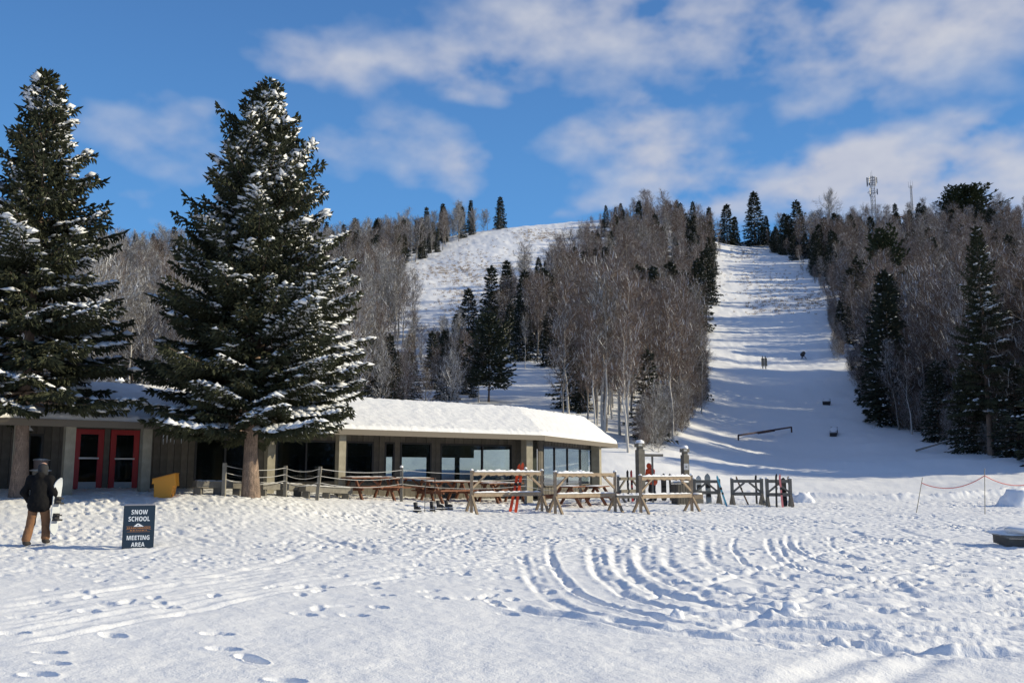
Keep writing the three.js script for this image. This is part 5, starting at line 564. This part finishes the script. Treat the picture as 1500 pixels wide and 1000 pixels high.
function person(label, p, turn, J, look) {
  const t = thing('person', label, 'person', p, turn), { hipL, hipR, kneeL, kneeR, ankL, ankR, shL, shR, elL, elR, wrL, wrR, neck, head } = J, mid = [0, (hipL[1] + hipR[1]) / 2 + 0.04, (hipL[2] + hipR[2]) / 2], chest = [neck[0] * 0.7, neck[1] - 0.22, neck[2] * 0.7], hand = (w, e, s) => { const d = nrm(sub(w, e)), palm = mad(w, d, 0.07), sd = nrm(cross(d, [0, 0.2, 1])), out = [[w, palm, 0.03, 0.036]]; for (let k = -1.5; k <= 1.5; k++) { const b = mad(palm, sd, k * 0.021), m = mad(mad(b, d, 0.045), [0, 0, -1], 0.02), L = [0.03, 0.04, 0.036, 0.024][k + 1.5]; out.push([b, m, 0.0105, 0.01], [m, mad(mad(m, d, L * 0.6), [0, 0, -1], L), 0.01, 0.0085]); } const tb = mad(mad(w, d, 0.025), sd, -s * 0.03), tm = mad(mad(tb, sd, -s * 0.03), d, 0.03); out.push([tb, tm, 0.013, 0.011], [tm, mad(mad(tm, d, 0.025), [0, 0, -1], 0.02), 0.011, 0.009]); return out; };
  const body = blob([[hipL, kneeL, 0.075, 0.052], [kneeL, ankL, 0.05, 0.035], [hipR, kneeR, 0.075, 0.052], [kneeR, ankR, 0.05, 0.035], [mid, chest, 0.12, 0.13], [shL, shR, 0.07, 0.07], [chest, neck, 0.1, 0.055], [neck, head, 0.05, 0.055], [shL, elL, 0.048, 0.038], [elL, wrL, 0.036, 0.026], [shR, elR, 0.048, 0.038], [elR, wrR, 0.036, 0.026], [mad(head, [0, 1, 0], -0.05), mad(head, [0, 1, 0], 0.06), 0.075, 0.088], [mad(head, [0, -0.02, -1], 0.07), mad(head, [0, -0.25, -1], 0.1), 0.02, 0.014]], 0.018, 0.05); const bm = add('body', body, M.skin, t);
  const up = (b, k) => b.map(([a, c, r, s]) => [a, c, r + k, s + k]);
  add('trousers', blob([[hipL, kneeL, 0.105, 0.085], [kneeL, mad(ankL, [0, 1, 0], 0.05), 0.085, 0.088], [hipR, kneeR, 0.105, 0.085], [kneeR, mad(ankR, [0, 1, 0], 0.05), 0.085, 0.088], [hipL, hipR, 0.11, 0.11], [mid, mad(mid, [0, 1, 0], 0.1), 0.13, 0.13]], 0.016, 0.04, (q, d) => d + 0.006 * n3(q[0] * 14, q[1] * 9, q[2] * 14)), look.trousers, t);
  add('jacket', blob([[mad(mid, [-1, -0.9, 0], 0.06), mad(mid, [1, -0.9, 0], 0.06), 0.175, 0.175], [mad(mid, [-1, 1, 0], 0.05), mad(mid, [1, 1, 0], 0.05), 0.165, 0.165], [mid, chest, 0.18, 0.185], [shL, shR, 0.1, 0.1], [chest, neck, 0.14, 0.085], [shL, elL, 0.082, 0.07], [elL, wrL, 0.068, 0.052], [shR, elR, 0.082, 0.07], [elR, wrR, 0.068, 0.052], ...(look.hood === 'down' ? [[mad(neck, [0, 0.2, 1], 0.06), mad(neck, [0, 0.2, 1], 0.1), 0.085, 0.08]] : [])], 0.016, 0.05, (q, d) => Math.max(d + 0.007 * n3(q[0] * 11, q[1] * 8, q[2] * 11), mid[1] - 0.21 - q[1])), look.jacket, t);
  add('hood', blob([[mad(head, [0, -0.7, 0.3], 0.1), mad(head, [0, 0.4, 0.1], 0.1), 0.085, 0.098], [mad(head, [0, 0, 0.3], 0.05), head, 0.09, 0.1]], 0.014, 0.05), look.hat, t);
  for (const [w, e, s] of [[wrL, elL, -1], [wrR, elR, 1]]) add('glove', blob(hand(w, e, s), 0.008, 0.012), look.glove, t); for (const [a, z] of [[ankL, 0], [ankR, 0]]) add('boot', blob([[mad(a, [0, 1, 0], 0.12), a, 0.068, 0.066], [mad(a, [0, -1, 0.4], 0.025), mad(a, [0, -0.35, -1], 0.16), 0.06, 0.048]], 0.014, 0.04, (q, d) => Math.max(d, a[1] - 0.09 - q[1])), look.boot, t);
  return t;
}
{
  const f = G(52, 800), t = person('person in black jacket and tan trousers walking away carrying a snowboard', f, 0.15, { hipL: [-0.1, 0.88, 0], hipR: [0.1, 0.88, 0], kneeL: [-0.14, 0.5, -0.02], kneeR: [0.13, 0.5, -0.12], ankL: [-0.18, 0.1, 0.08], ankR: [0.16, 0.13, -0.06], shL: [-0.19, 1.4, 0], shR: [0.19, 1.4, 0], elL: [-0.31, 1.13, 0.03], elR: [0.29, 1.12, 0.02], wrL: [-0.24, 0.92, -0.12], wrR: [0.27, 0.9, -0.1], neck: [0, 1.47, -0.02], head: [0.02, 1.62, -0.05] }, { trousers: M.tanCloth, jacket: M.jacket, hat: std(C(0.02, 0.021, 0.024), 0.9), glove: M.black, boot: std(C(0.03, 0.025, 0.022), 0.8), hood: 'down' });
  const b = V(0.32, 0.22, -0.02).applyAxisAngle(V(0, 1, 0), 0.15).add(f), h = V(0.35, 1.44, -0.06).applyAxisAngle(V(0, 1, 0), 0.15).add(f); leaning('snowboard', 'pale grey snowboard with black bindings held under the arm of the walking person', 'snowboard', b, h, boardOf(std(C(0.52, 0.55, 0.57), 0.35)), null, V(1, 0, 0.22));
  const g = G(957, 734); person('person in orange jacket standing behind the ski rack beside the lamp post', g, 0.8, { hipL: [-0.09, 0.86, 0], hipR: [0.09, 0.86, 0], kneeL: [-0.12, 0.48, -0.06], kneeR: [0.12, 0.48, -0.06], ankL: [-0.13, 0.09, 0], ankR: [0.13, 0.09, 0.02], shL: [-0.18, 1.32, -0.12], shR: [0.18, 1.32, -0.12], elL: [-0.27, 1.06, -0.16], elR: [0.27, 1.06, -0.16], wrL: [-0.16, 0.92, -0.36], wrR: [0.16, 0.92, -0.36], neck: [0, 1.4, -0.14], head: [0, 1.53, -0.2] }, { trousers: M.black, jacket: M.orange, hat: M.orange, glove: M.black, boot: M.black });
}

renderer.render(scene, camera);
